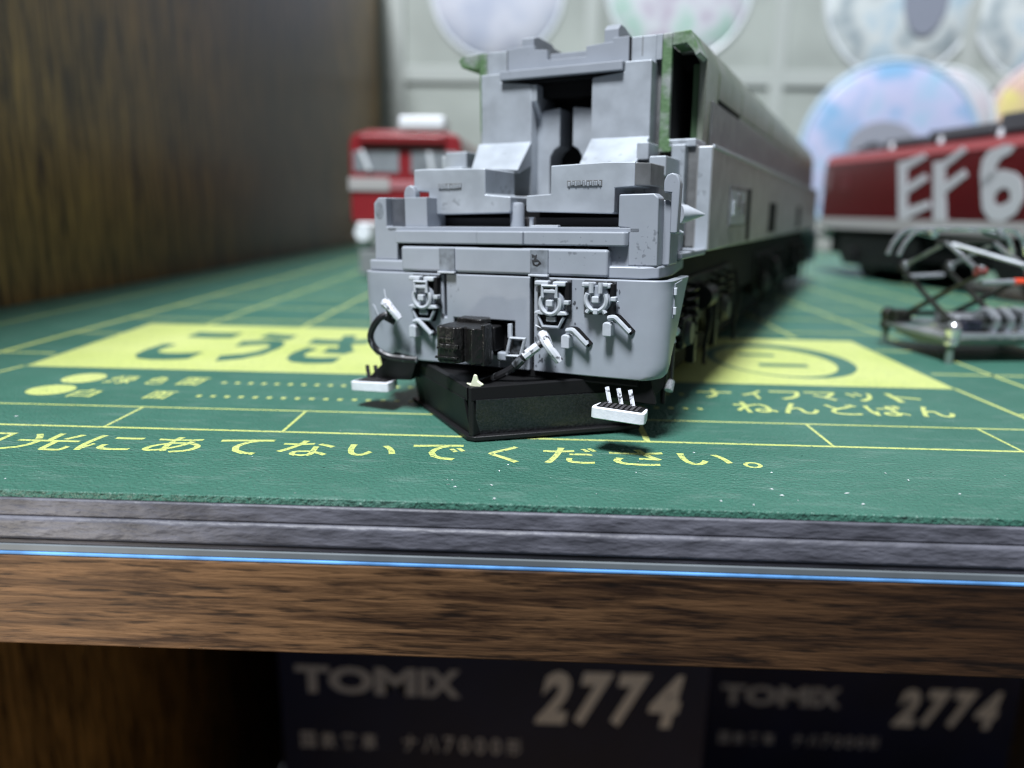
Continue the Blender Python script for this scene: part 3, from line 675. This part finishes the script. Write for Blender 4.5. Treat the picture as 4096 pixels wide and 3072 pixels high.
frl = P('frame_front', MB().box(-.580, -.425, 1.0, 1.4, 1.55, 2.240), CAST, .006)
P('frame_seam', MB().box(-.432, -.424, .9985, 1.01, 2.10, 2.24), BLACK_M, 0, frl)
tag(P('green_pillar', MB().box(-.640, -.580, 1.0, 1.35, 1.56, 2.238), GREEN, .008, frl), 'pillar stained with green paint')
tag(P('lintel', MB().prism([(-.640, 2.238), (-.77, 2.232), (-.80, 2.205), (-.775, 2.16), (-.640, 2.14)], 1, 1.0, 1.40), GREEN, .006, frl), 'corner lintel stained with green paint')
us = [(.785, 1.60), (.822, 1.60), (.835, 2.105), (.772, 2.250), (.64, 2.250), (.64, 2.17), (.745, 2.17), (.785, 2.10)]
up = P('upper_frame', MB().prism(us, 1, 1.22, 10.6), CAST_G, .006)
P('upper_frame_far', MB().prism([(-q[0], q[1]) for q in us], 1, 1.44, 10.6), CAST_G, .006, up)
P('hollow_shade_lining', MB().box(.664, .784, 1.75, 1.80, 1.60, 2.17), BLACK_M, 0, up)  # black faces put in to give the hollow its deep shade
P('hollow_shade_lining', MB().box(.640, .663, 1.046, 1.75, 1.60, 2.168), BLACK_M, 0, up)
P('hollow_shade_lining', MB().box(.745, .784, 1.24, 1.75, 1.638, 2.10), mat('dark_green_shade_lining', (.05, .10, .045), .6), 0, up)
P('hollow_shade_lining', MB().box(.664, .784, 1.30, 1.80, 2.10, 2.168), BLACK_M, 0, up)
P('hollow_shade_lining', MB().box(-.784, -.664, 1.75, 1.80, 1.60, 2.17), BLACK_M, 0, up)
P('lower_band', MB().box(.824, .838, 1.42, 10.6, 1.60, 1.905), CAST_D, .006, up)
for v0, v1 in ((1.62, 2.55), (2.60, 4.4), (4.5, 7.2), (7.3, 10.5)):
    P('roof_panel', MB().prism([(.829, 1.935), (.839, 1.935), (.842, 2.095), (.790, 2.218), (.780, 2.214), (.832, 2.09)], 1, v0, v1), CAST_G, .004, up)
P('slot', MB().box(.828, .8395, 1.64, 2.50, 1.907, 1.933), BLACK_M, 0, up)
P('roof_deck', MB().box(-.64, .64, 1.26, 10.6, 2.17, 2.215), CAST_D, .006, up)
P('frame_core', MB().box(-.64, .64, 1.62, 10.6, .95, 2.16), CAST_D)
# ---- side skirts
def skirt(sg):
    S = lambda a, b: (min(a*sg, b*sg), max(a*sg, b*sg))
    o = P('side_skirt', MB().box(*S(.845, .942), .985, 10.6, .967, 1.590), CAST_M, .012, seg=3)
    P('skirt_front_lit', MB().box(*S(.857, .934), .978, .986, .975, 1.582), CAST, .003, o)  # thin plate in the lighter zinc, added to keep the lit end bright
    P('skirt_end', MB().box(*S(.70, .785), .93, 1.2, 1.06, 1.60), CAST, .008, o)
    P('skirt_recess', MB().box(*S(.785, .845), 1.02, 1.2, .99, 1.60), CAST_D, .003, o)
    P('equipment_frame', MB().box(*S(.942, .950), 1.62, 2.42, 1.10, 1.385), CAST_D, .004, o)
    P('equipment_plate', MB().box(*S(.950, .953), 1.66, 2.30, 1.12, 1.35), CAST, .002, o)
    for k in range(3): P('equipment_lug', MB().box(*S(.953, .968), 1.70+k*.2, 1.80+k*.2, 1.18+.05*(k % 2), 1.28+.05*(k % 2)), G_LIGHT if k == 0 else CAST_D, .006, o)
    P('skirt_gap', MB().box(*S(.94, .9435), 2.48, 2.66, .99, 1.385), BLACK_M, 0, o)
    P('skirt_hole', MB().box(*S(.94, .9435), 3.9, 4.5, 1.02, 1.30), BLACK_M, 0, o)
    P('skirt_hole', MB().box(*S(.94, .9435), 6.9, 7.4, 1.02, 1.30), BLACK_M, 0, o)
    P('beading', MB().box(*S(.93, .9475), 1.0, 10.55, 1.572, 1.597), CAST, .004, o)
skirt(1); skirt(-1)
# ---- underframe and bogies
P('underframe', MB().box(-.74, .74, .55, 11.0, .50, .966), BLACK_M, .01)
P('light_stop_fill', MB().box(-.62, .62, 1.0, 10.8, .07, .50), BLACK_M, .03)  # black fill added to stop light showing through between the bogies
P('end_gear_dark_fill', MB().box(-.70, .84, .10, .56, .20, .36), BLACK_M, .02)  # dark block for the cock gear, added also to darken under the beam
BOG = mat('bogie_black', (.0055, .0055, .006), .5, spec=.25, bump=.2, bscale=40, bdist=.004)
BOG2 = mat('bogie_dark_grey', (.03, .03, .032), .5)
def bogie(v0):
    b = P('bogie', MB().prism([(v0, .62), (v0+.12, .34), (v0+.55, .30), (v0+.75, .44), (v0+1.25, .44), (v0+1.45, .30), (v0+1.95, .30), (v0+2.15, .44), (v0+2.4, .62), (v0+2.4, .78), (v0, .78)], 0, .66, .76), BOG, .012)
    P('bogie_side', MB().prism([(v0, .62), (v0+.12, .34), (v0+.55, .30), (v0+.75, .44), (v0+1.25, .44), (v0+1.45, .30), (v0+1.95, .30), (v0+2.15, .44), (v0+2.4, .62), (v0+2.4, .78), (v0, .78)], 0, -.76, -.66), BOG, .012, b)
    for va in (v0+.38, v0+1.75):
        w = P('wheel', MB().tube([(-.47, va, .33), (-.42, va, .33), (.42, va, .33), (.47, va, .33)], [.33, .30, .30, .33], 28), BOG, .0, b)
        for sg in (-1, 1):
            P('axle_box', MB().box(*( (.76, .84) if sg > 0 else (-.84, -.76)), va-.13, va+.13, .36, .56), BOG, .02, b)
            P('axle_cap', MB().tube([(.82*sg, va, .45), (.87*sg, va, .45)], [.09, .07], 14), BOG2, 0, b)
            for dv in (-.22, .22):
                sp = MB()
                pts = [(.80*sg+.045*math.cos(t*.9), va+dv+.045*math.sin(t*.9), .42+.0085*t) for t in range(40)]
                P('spring', sp.tube(pts, .014, 5), BOG, 0, b)
    for va, w0 in ((v0-.12, .12), (v0+1.06, .14), (v0+2.35, .12)):
        P('sand_pipe', MB().tube(bezier([(.80, va+.05, .72), (.85, va, .48), (.83, va-.03, .26), (.84, va-.08, w0)], 5), .016, 6), BOG, 0, b)
    P('brake_cylinder', MB().tube([(.79, v0+.95, .62), (.79, v0+1.2, .62)], .09, 14), BOG, 0, b)
    for dv in (.66, 1.42): P('brake_lever', MB().box(.77, .83, v0+dv, v0+dv+.08, .20, .66), BOG, .01, b)
    return b
b1 = bogie(.62); bogie(4.6); bogie(8.3)
P('cock_handle', MB().tube([(.86, .47, .545), (.885, .50, .53)], [.030, .026], 8), WHITEP, 0, b1)
P('cock_handle', MB().tube([(.87, .46, .49), (.88, .46, .47)], [.018, .014], 8), WHITEP, 0, b1)
P('cock_handle', MB().tube([(.875, .46, .25), (.87, .42, .20)], [.020, .026], 8), WHITEP, 0, b1)
P('pipe', MB().tube([(.875, .47, .53), (.875, .46, .25)], .010, 6), DARKG, 0, b1)
P('pipe', MB().tube([(.80, .30, .66), (.87, .46, .52)], .010, 6), DARKG, 0, b1)
rbm = beam.copy(); COL.objects.link(rbm); rbm.parent = loco; rbm.location = (0, 11.6, 0); rbm.rotation_euler = (0, 0, math.pi); rbm.name = 'rear_beam'
P('rear_floor', MB().box(-.9, .9, 10.5, 11.55, .866, 1.15), G_PLASTIC, .014)
# ================================================================== RED LOCOMOTIVE, far corner (seen end-on)
RED = mat('red_paint', (.24, .018, .024), .30, coat=.3, var=.06, vscale=3)
REDD = mat('dark_red_paint', (.070, .004, .006), .28, coat=.4, var=.08, vscale=2)
WSTR = mat('white_stripe', (.40, .38, .385), .4)
GLASS = mat('window_glass', (.22, .235, .26), .15, var=.2, vscale=2.5)
SILV = mat('silver_paint', (.45, .46, .47), .35, metal=.6)
ROOFG = mat('roof_grey', (.07, .07, .08), .5)
LAMP = mat('lamp_white', (.80, .82, .88), .3)
rl = empty('red_locomotive', loc=(-2.19, 12.55, 0))
tag(rl, 'bright red model locomotive facing the camera beside the dark wooden panel', 'model train')
rl.rotation_euler = (0, 0, math.radians(-2))
R_ = lambda n, mb, mt, bv=0., par=None, seg=2: mb.build(n, mt, par or rl, bv, seg)
bodyr = R_('body', MB().prism([(-.93, .95), (-.93, 2.22), (-.88, 2.36), (-.6, 2.44), (.6, 2.44), (.88, 2.36), (.93, 2.22), (.93, .95)], 1, 0, 11.8), RED, .05, None, 3)
R_('windscreen', MB().prism([(-.86, 1.78), (-.86, 2.10), (-.10, 2.13), (-.10, 1.76)], 1, -.012, .02), GLASS, .006, bodyr)
R_('windscreen', MB().prism([(.86, 1.78), (.86, 2.10), (.10, 2.13), (.10, 1.76)], 1, -.012, .02), GLASS, .006, bodyr)
R_('wiper', MB().tube([(-.60, -.03, 1.80), (-.72, -.03, 2.12)], .035, 6), LAMP, 0, bodyr)
R_('wiper', MB().tube([(.45, -.03, 1.80), (.40, -.03, 2.10)], .035, 6), LAMP, 0, bodyr)
R_('number_plate', MB().box(-.95, -.26, -.030, .02, 1.47, 1.68), WSTR, .01, bodyr)
R_('band', MB().box(-.26, .93, -.022, .02, 1.50, 1.64), mat('pink_band', (.42, .16, .18), .4), .01, bodyr)
R_('brow', MB().box(-.72, .66, -.10, .03, 2.22, 2.36), RED, .03, bodyr)
for x in (-.66, .46): R_('marker_lamp', MB().tube([(x, -.06, 2.28), (x, .02, 2.28)], .09, 14), mat('maroon', (.06, .006, .01), .3), 0, bodyr)
R_('headlamp_box', MB().box(-.10, .66, -.03, .5, 2.44, 2.66), LAMP, .05, None, 3)
R_('buffer_beam', MB().box(-.85, .85, -.02, .25, .55, .96), SILV, .03)
for x in (-.72, .72): R_('front_lamp', MB().tube([(x, -.10, .79), (x, 0, .79)], .135, 18), LAMP, 0, None)
R_('coupler', MB().box(-.12, .12, -.25, .1, .5, .72), BLACK, .03)
R_('plough', MB().prism([(-.8, .1), (-.8, .5), (.8, .5), (.8, .1), (.1, .05), (-.1, .05)], 1, -.05, .05), mat('grey_skirt', (.20, .21, .22), .5), .02)
R_('underframe', MB().box(-.75, .75, .3, 11.5, .35, .95), BLACK_M, .02)
for v0 in (1.0, 5.0, 9.0):
    w = R_('bogie', MB().box(-.8, .8, v0, v0+2.0, .22, .75), BLACK, .04)
    for va in (v0+.4, v0+1.6): R_('wheel', MB().tube([(-.5, va, .34), (.5, va, .34)], .34, 24), BLACK, 0, w)
# ================================================================== DARK RED LOCOMOTIVE on the right (seen from its side)
D_ = Vector((.181, -.983, 0)).normalized(); N_ = Vector((-D_.y, D_.x, 0))
M5 = Matrix.Identity(4)
for i in range(3): M5[i][0] = D_[i]; M5[i][1] = N_[i]; M5[i][2] = (0, 0, 1)[i]
M5[0][3], M5[1][3] = 6.045, 16.37
dr = empty('lettered_locomotive', M5)
tag(dr, 'dark red model locomotive with large white letters along its side', 'model train')
Q = lambda n, mb, mt, bv=0., par=None, seg=2: mb.build(n, mt, par or dr, bv, seg)
body = Q('body', MB().prism([(0, .93), (0, 2.24), (.10, 2.40), (.4, 2.50), (1.5, 2.50), (1.8, 2.40), (1.9, 2.24), (1.9, .93)], 0, 0, 12.0), REDD, .03, None, 3)
Q('gutter', MB().prism([(-.012, 2.235), (.09, 2.405), (.15, 2.405), (.05, 2.235)], 0, -.01, 12.01), mat('rose_red_paint', (.26, .035, .042), .35, coat=.3), .006, body)
Q('stripe', MB().box(-.01, 12.01, -.012, .05, .95, 1.16), WSTR, .006, body)
Q('roof', MB().box(.3, 11.7, .45, 1.45, 2.49, 2.56), ROOFG, .02)
for x0, x1, h in ((1.4, 2.4, .10), (2.6, 4.1, .16), (4.2, 5.6, .27), (6, 8, .22), (9, 11, .2)):
    Q('roof_equipment', MB().prism([(.30, 2.50), (.34, 2.52+h), (1.5, 2.52+h), (1.6, 2.50)], 0, x0, x1), ROOFG, .03)
for x in (1.7, 3.0, 4.3): Q('insulator', MB().tube([(x, .28, 2.42), (x, .28, 2.56)], [.05, .03], 10), LAMP, 0)
Q('cab_window', MB().box(.0, .25, -.012, .03, 1.72, 2.15), mat('dull_pane', (.20, .12, .13), .3), .006, body)
Q('cab_door', MB().box(.60, .92, -.008, .03, 1.70, 2.0), mat('door_panel', (.13, .03, .035), .35), .006, body)
def letter(poly, hole=None):
    if hole is None:
        mb = MB().prism(poly, 1, -.014, -.001)
    else:
        mb = MB(); n = 36
        cx = sum(p[0] for p in hole)/len(hole); cz = sum(p[1] for p in hole)/len(hole)
        def radial(pl_, a):
            best = None; d = (math.cos(a), math.sin(a))
            for (x1, z1), (x2, z2) in zip(pl_, pl_[1:]+pl_[:1]):
                ex, ez = x2-x1, z2-z1; den = d[0]*ez-d[1]*ex
                if abs(den) < 1e-9: continue
                t = ((x1-cx)*ez-(z1-cz)*ex)/den; s = ((x1-cx)*d[1]-(z1-cz)*d[0])/den
                if t > 0 and -1e-6 <= s <= 1+1e-6: best = t if best is None else min(best, t)
            return (cx+d[0]*best, cz+d[1]*best)
        A_ = [radial(poly, 2*math.pi*i/n) for i in range(n)]; B_ = [radial(hole, 2*math.pi*i/n) for i in range(n)]
        vs = [(p[0], y, p[1]) for y in (-.014, -.001) for L_ in (A_, B_) for p in L_]
        fs = []
        for i in range(n):
            j = (i+1) % n
            fs += [(i, j, n+j, n+i), (2*n+i, 3*n+i, 3*n+j, 2*n+j), (i, 2*n+i, 2*n+j, j), (n+i, n+j, 3*n+j, 3*n+i)]
        mb.add(vs, fs)
    return Q('letter', mb, mat('letter_white', (.56, .56, .60), .4), 0, body)
letter([(2.34, 2.16), (2.60, 2.18), (3.00, 2.27), (3.10, 2.20), (2.62, 2.02), (2.67, 1.76), (3.10, 1.93), (3.20, 1.83), (2.71, 1.60), (2.76, 1.36), (3.28, 1.48), (3.38, 1.38), (2.86, 1.20), (2.84, 1.16), (2.57, 1.16)])
letter([(3.27, 2.11), (3.53, 2.12), (3.90, 2.31), (4.00, 2.24), (3.57, 2.00), (3.61, 1.76), (4.00, 1.96), (4.10, 1.86), (3.66, 1.60), (3.78, 1.16), (3.47, 1.16)])
letter([(4.62, 1.90), (4.80, 1.92), (5.05, 1.86), (5.20, 1.74), (5.28, 1.50), (5.18, 1.28), (4.95, 1.16), (4.70, 1.18), (4.52, 1.34), (4.44, 1.6), (4.46, 1.80)], [(4.72, 1.44), (4.73, 1.58), (4.86, 1.66), (5.00, 1.61), (5.03, 1.47), (4.86, 1.40)])
Q('letter_tail', MB().prism([(4.44, 1.62), (4.36, 1.88), (4.36, 2.08), (4.46, 2.21), (4.76, 2.28), (4.96, 2.24), (4.90, 2.15), (4.72, 2.08), (4.64, 1.94), (4.70, 1.86)], 1, -.014, -.001), mat('letter_white', (.7, .7, .74)), 0, body)
Q('underframe', MB().box(.3, 11.7, .12, 1.8, .45, .94), BLACK_M, .02)
for v0 in (.7, 4.8, 8.9):
    w = Q('bogie', MB().prism([(v0, .5), (v0+.2, .25), (v0+2.2, .25), (v0+2.4, .5), (v0+2.4, .85), (v0, .85)], 1, .05, 1.85), BLACK, .03)
    for va in (v0+.5, v0+1.9):
        Q('wheel', MB().tube([(va, .45, .33), (va, 1.45, .33)], .33, 24), BLACK, 0, w)
        Q('axle_box', MB().box(va-.15, va+.15, -.03, .06, .3, .58), BLACK, .03, w)
Q('end_fittings', MB().box(-.35, 0, .3, 1.6, .7, 1.15), mat('pale_fitting', (.40, .41, .44), .5), .05)
Q('coupler', MB().box(-.6, -.3, .8, 1.1, .5, .75), BLACK, .03)
# ================================================================== SPARE PANTOGRAPH
CHR = mat('bright_steel', (.75, .76, .80), .18, metal=.9, var=.08, vscale=8)
STL = mat('grey_steel', (.40, .42, .46), .35, metal=.6, var=.12, vscale=6)
DST = mat('dark_steel', (.032, .034, .030), .4, metal=.4)
REDP = mat('orange_red_paint', (.70, .07, .03), .4)
PURP = mat('dark_violet_plastic', (.03, .03, .055), .4)
ET = Vector((-.14142, .98995, 0)); EC = Vector((.98995, .14142, 0))
M6 = Matrix.Identity(4)
for i in range(3): M6[i][0] = EC[i]; M6[i][1] = ET[i]; M6[i][2] = (0, 0, 1)[i]
M6[0][3], M6[1][3] = 3.54, 6.30
pt = empty('spare_pantograph', M6)
tag(pt, 'loose silver crossed-arm pantograph standing on the mat in front of the lettered locomotive', 'pantograph')
T = lambda n, mb, mt, bv=0., par=None: mb.build(n, mt, par or pt, bv, 2)
CW = 1.25
base = T('base_frame', MB().box(-.04, CW+.04, -.035, .035, .215, .262), STL, .008)
T('base_rail', MB().box(-.04, CW+.04, .885, .955, .205, .250), STL, .008, base)
for c in (0, CW): T('base_rail', MB().box(c-.04, c+.04, .0, .92, .19, .235), STL, .01, base)
for c, t in ((0, 0), (0, .92), (CW, 0), (CW, .92)):
    T('foot', MB().tube([(c, t, 0), (c, t, .15)], [.034, .030], 10), mat('green_tinted_foot', (.16, .22, .20), .35, metal=.3))
    T('insulator', MB().tube([(c, t, .15), (c, t, .16), (c, t, .20), (c, t, .235), (c, t, .27), (c, t, .31), (c, t, .345), (c, t, .365)], [.03, .055, .06, .05, .062, .066, .05, .02], 14), CHR if t < .5 else DST)
T('pivot_block', MB().box(.12, .30, .04, .14, .262, .36), PURP, .02)
T('base_plate', MB().prism([(.04, .19), (.10, .14), (.46, .10), (.82, .14), (.88, .19), (.82, .205), (.10, .205)], 0, .03, CW-.03), mat('base_beige', (.34, .35, .33), .45), .01)
for k in range(4): T('spring_housing', MB().tube(bezier([(.40+k*.13, .05, .262), (.40+k*.13, .02, .38), (.43+k*.13, .20, .43), (.43+k*.13, .40, .30)], 5), .034, 8), STL)
T('centre_box', MB().box(.25, .95, .30, .62, .24, .36), STL, .03)
T('pivot_block', MB().box(-.05, .12, .72, .86, .25, .36), DST, .02)
T('cross_tube', MB().tube([(-.02, .14, .345), (CW, .14, .345)], .024, 10), DST)
T('cross_tube', MB().tube([(-.02, .70, .335), (CW, .70, .335)], .024, 10), DST)
for c in (.04, .50):
    T('lower_arm', MB().tube([(c, .12, .355), (c+.01, .86, .72)], [.027, .020], 8), DST)
    T('lower_arm', MB().tube([(c+.02, .70, .345), (c+.03, -.14, .78)], [.027, .020], 8), DST)
    T('knee', MB().tube([(c-.03, .86, .745), (c+.05, .86, .745)], .038, 10), DST)
    T('knee', MB().tube([(c-.03, -.14, .79), (c+.05, -.14, .79)], .038, 10), mat('maroon_knee', (.18, .05, .045), .4))
    T('upper_arm', MB().tube([(c, .84, .765), (c+.02, .36, .985)], .019, 8), STL)
    T('upper_arm', MB().tube([(c, -.13, .80), (c+.02, .33, 1.0)], .020, 8), CHR)
    T('arm_end', MB().tube([(c-.02, .84, .765), (c+.02, .84, .765)], .044, 12), CHR)
    T('arm_end', MB().tube([(c-.02, -.14, .80), (c+.03, -.12, .80)], .042, 12), CHR)
T('tie_bar', MB().tube([(.07, .86, .66), (.47, .86, .68)], .022, 8), STL)
T('tie_bar', MB().tube([(.07, -.14, .70), (.36, -.14, .71)], .022, 8), STL)
T('tie_tip', MB().tube([(.36, -.14, .71), (.45, -.14, .71)], .028, 8), REDP)
T('brace', MB().tube([(.10, .36, 1.0), (.56, -.10, .82)], .020, 8), STL)
T('top_tube', MB().tube([(-.02, .35, 1.0), (.60, .35, 1.02)], .026, 8), DST)
for t in (.38, .54):
    T('collector_bow', MB().tube(bezier([(-.33, t, .885), (-.285, t, 1.0), (-.20, t, 1.085), (-.05, t, 1.115), (.30, t, 1.12), (.62, t, 1.12), (.76, t, 1.09), (.84, t, 1.0), (.88, t, .90)], 5), .021, 8), CHR)
T('bow_link', MB().tube([(-.05, .34, 1.07), (-.05, .58, 1.10)], .036, 8), CHR)
T('bow_link', MB().tube([(.60, .34, 1.07), (.60, .58, 1.10)], .030, 8), STL)
# ================================================================== CARTONS in the compartment below
NAVY = mat('navy_card', (.006, .011, .040), .5, spec=.3, var=.25, vscale=.5)
INK = mat('cream_ink', (.84, .80, .72), .5)
INK2 = mat('grey_ink', (.50, .50, .50), .5)
def carton(name, x0, y0, zt, sc, label, rot):
    o = empty(name, loc=(x0, y0, zt)); tag(o, label, 'box', 'navy cartons under the shelf'); o.rotation_euler = (0, 0, rot)
    B = lambda n, mb, mt, bv=0., par=None: mb.build(n, mt, par or o, bv, 2)
    bx = B('carton_body', MB().box(0, 7.0*sc, 0, 9, -6.5, 0), NAVY, .06)
    pf = lambda x, y: (x, -.004, y)
    for ch, a, b in (('T', .30, .86), ('O', .84, 1.58), ('M', 1.60, 2.28), ('I', 2.33, 2.46), ('X', 2.42, 3.0)):
        B('brand_letter', text_fit(MB(), ch, pf, (a*sc, b*sc, -1.00*sc, -.50*sc), .045), INK2)
    for k in range(4):
        B('number_digit', text_fit(MB(), '2774'[k], pf, ((4.30+k*.59)*sc, (4.78+k*.59)*sc, -1.42*sc, -.45*sc), .05, .18*sc), INK)
    xs = .34
    for ch in '国鉄客車 ナハ7000形':
        if ch == ' ': xs += .34; continue
        w = .185 if ch in '70' else .265
        B('caption_letter', text_fit(MB(), ch, pf, (xs*sc, (xs+w*.92)*sc, -2.05*sc, -1.74*sc), .02), INK2); xs += w+.075
    return o
carton('carton', -4.05, 10.45, -5.52, 1.0, 'navy carton with large cream 2774, nearer and under the middle of the shelf', 0)
_c2 = un(2838, 2700, 14.9)
carton('carton', _c2.x, 14.9, un(3800, 2762, 14.9).z + .45, 1.0, 'navy carton with large cream 2774, farther back at the right side', 0)
# ================================================================== REAR WALL: pocket frame strips and round badges
STRIP = mat('pale_strip', (.42, .45, .43), .6)
fp = empty('badge_pocket_frame', loc=(0, 30.9, 0))
tag(fp, 'pale grid frame of strips on the rear wall holding the round badges', 'display frame')
for sx in (1590, 2360, 3110, 3860, 4620):
    p = un(sx, 300, 30.85); MB().box(p.x-.28, p.x+.28, -.03, .08, -1, 30).build('upright_strip', STRIP, fp, .03)
for sy in (318, 900, -260):
    p = un(3500, sy, 30.85); MB().box(-6, 34, -.02, .08, p.z-.30, p.z+.30).build('cross_strip', STRIP, fp, .03)
def badge_mat(name, rim, a, b, c, sc):
    mt = bpy.data.materials.new(name); mt.use_nodes = True
    N = mt.node_tree.nodes; L = mt.node_tree.links; bs = N['Principled BSDF']
    tc = N.new('ShaderNodeTexCoord'); nz = N.new('ShaderNodeTexNoise'); nz.inputs['Scale'].default_value = sc; nz.inputs['Detail'].default_value = 2.5
    L.new(tc.outputs['Object'], nz.inputs['Vector'])
    rp = N.new('ShaderNodeValToRGB'); e = rp.color_ramp.elements
    e[0].position = .36; e[0].color = (*a, 1); e[1].position = .64; e[1].color = (*c, 1); k = e.new(.5); k.color = (*b, 1)
    L.new(nz.outputs['Fac'], rp.inputs['Fac']); L.new(rp.outputs['Color'], bs.inputs['Base Color'])
    bs.inputs['Roughness'].default_value = .3; bs.inputs['Coat Weight'].default_value = .3
    return mt
def badge(sx, sy, Y, rad, mats, label, inner=()):
    c = un(sx, sy, Y); o = empty('round_badge', loc=c); tag(o, label, 'badge', 'round badges on the rear wall')
    n = 40; rows = [(1.0, .16), (1.0, .05), (.97, .0), (.88, -.10), (.6, -.18), (.3, -.22)]
    vs = [(rad*r*math.cos(2*math.pi*i/n), d, rad*r*math.sin(2*math.pi*i/n)) for r, d in rows for i in range(n)] + [(0, -.235, 0)]
    fs = [(k*n+i, k*n+(i+1) % n, (k+1)*n+(i+1) % n, (k+1)*n+i) for k in range(len(rows)-1) for i in range(n)]
    fs += [((len(rows)-1)*n+i, (len(rows)-1)*n+(i+1) % n, len(vs)-1) for i in range(n)]
    MB().add(vs, fs).build('face', mats[0], o)
    MB().tube([(rad*math.cos(2*math.pi*i/n), .06, rad*math.sin(2*math.pi*i/n)) for i in range(n)], .10, 8, True).build('rim', mats[1], o)
    for dx, dz, rx, rz, mt in inner:
        MB().prism([(dx+rx*math.cos(2*math.pi*i/24), dz+rz*math.sin(2*math.pi*i/24)) for i in range(24)], 1, -.262, -.15).build('printed_patch', mt, o, .01)
BM1 = badge_mat('badge_white', None, (.36, .42, .45), (.66, .70, .70), (.46, .58, .66), .75)
BM2 = badge_mat('badge_lavender', None, (.44, .47, .58), (.64, .66, .75), (.50, .54, .66), .45)
BM3 = badge_mat('badge_mint', None, (.44, .62, .55), (.66, .68, .73), (.50, .44, .54), .75)
BM4 = badge_mat('badge_blue', None, (.22, .40, .62), (.50, .50, .70), (.30, .50, .66), .55)
BM5 = badge_mat('badge_yellow', None, (.66, .58, .20), (.60, .40, .34), (.66, .60, .50), .6)
BM6 = badge_mat('badge_pink', None, (.56, .50, .56), (.62, .58, .62), (.50, .54, .58), .5)
GREYP = mat('patch_grey', (.16, .17, .20), .5); PEACH = mat('patch_peach', (.62, .50, .42), .5); PINKP = mat('patch_pink', (.62, .56, .57), .5); RIMW = mat('badge_rim', (.66, .70, .73), .3); RIMB = mat('badge_rim_blue', (.42, .54, .68), .3)
badge(1990, -45, 30.95, 2.55, (BM2, RIMW), 'lavender white badge, leftmost on the rear wall', [(-.45, .35, .55, .25, GREYP)])
badge(2720, -60, 30.95, 2.75, (BM3, RIMW), 'mint and pink pastel badge above the chassis roof corner')
badge(3615, -10, 30.95, 2.85, (BM1, RIMW), 'white badge with a grey patch, above the blue badge', [(.75, .1, .85, 1.5, mat('patch_slate', (.24, .26, .32), .5)), (.75, .75, .42, .75, PEACH)])
badge(4215, 10, 30.95, 2.85, (BM1, RIMW), 'plain white badge cut by the right edge, above the yellow badge')
badge(3555, 620, 25.0, 2.80, (BM4, RIMB), 'pale blue badge standing behind the lettered locomotive', [(-.35, .25, 1.1, .75, mat('patch_grey2', (.30, .30, .36), .5)), (-.6, -.35, .62, .70, PINKP)])
badge(3760, 500, 26.2, 1.75, (BM6, RIMW), 'small pale pink badge between the blue and yellow badges')
badge(4235, 545, 26.5, 2.55, (BM5, mat('badge_rim_pink', (.66, .52, .54), .3)), 'yellow badge with a pink rim at the right edge')
bpy.data.objects.remove(_to)
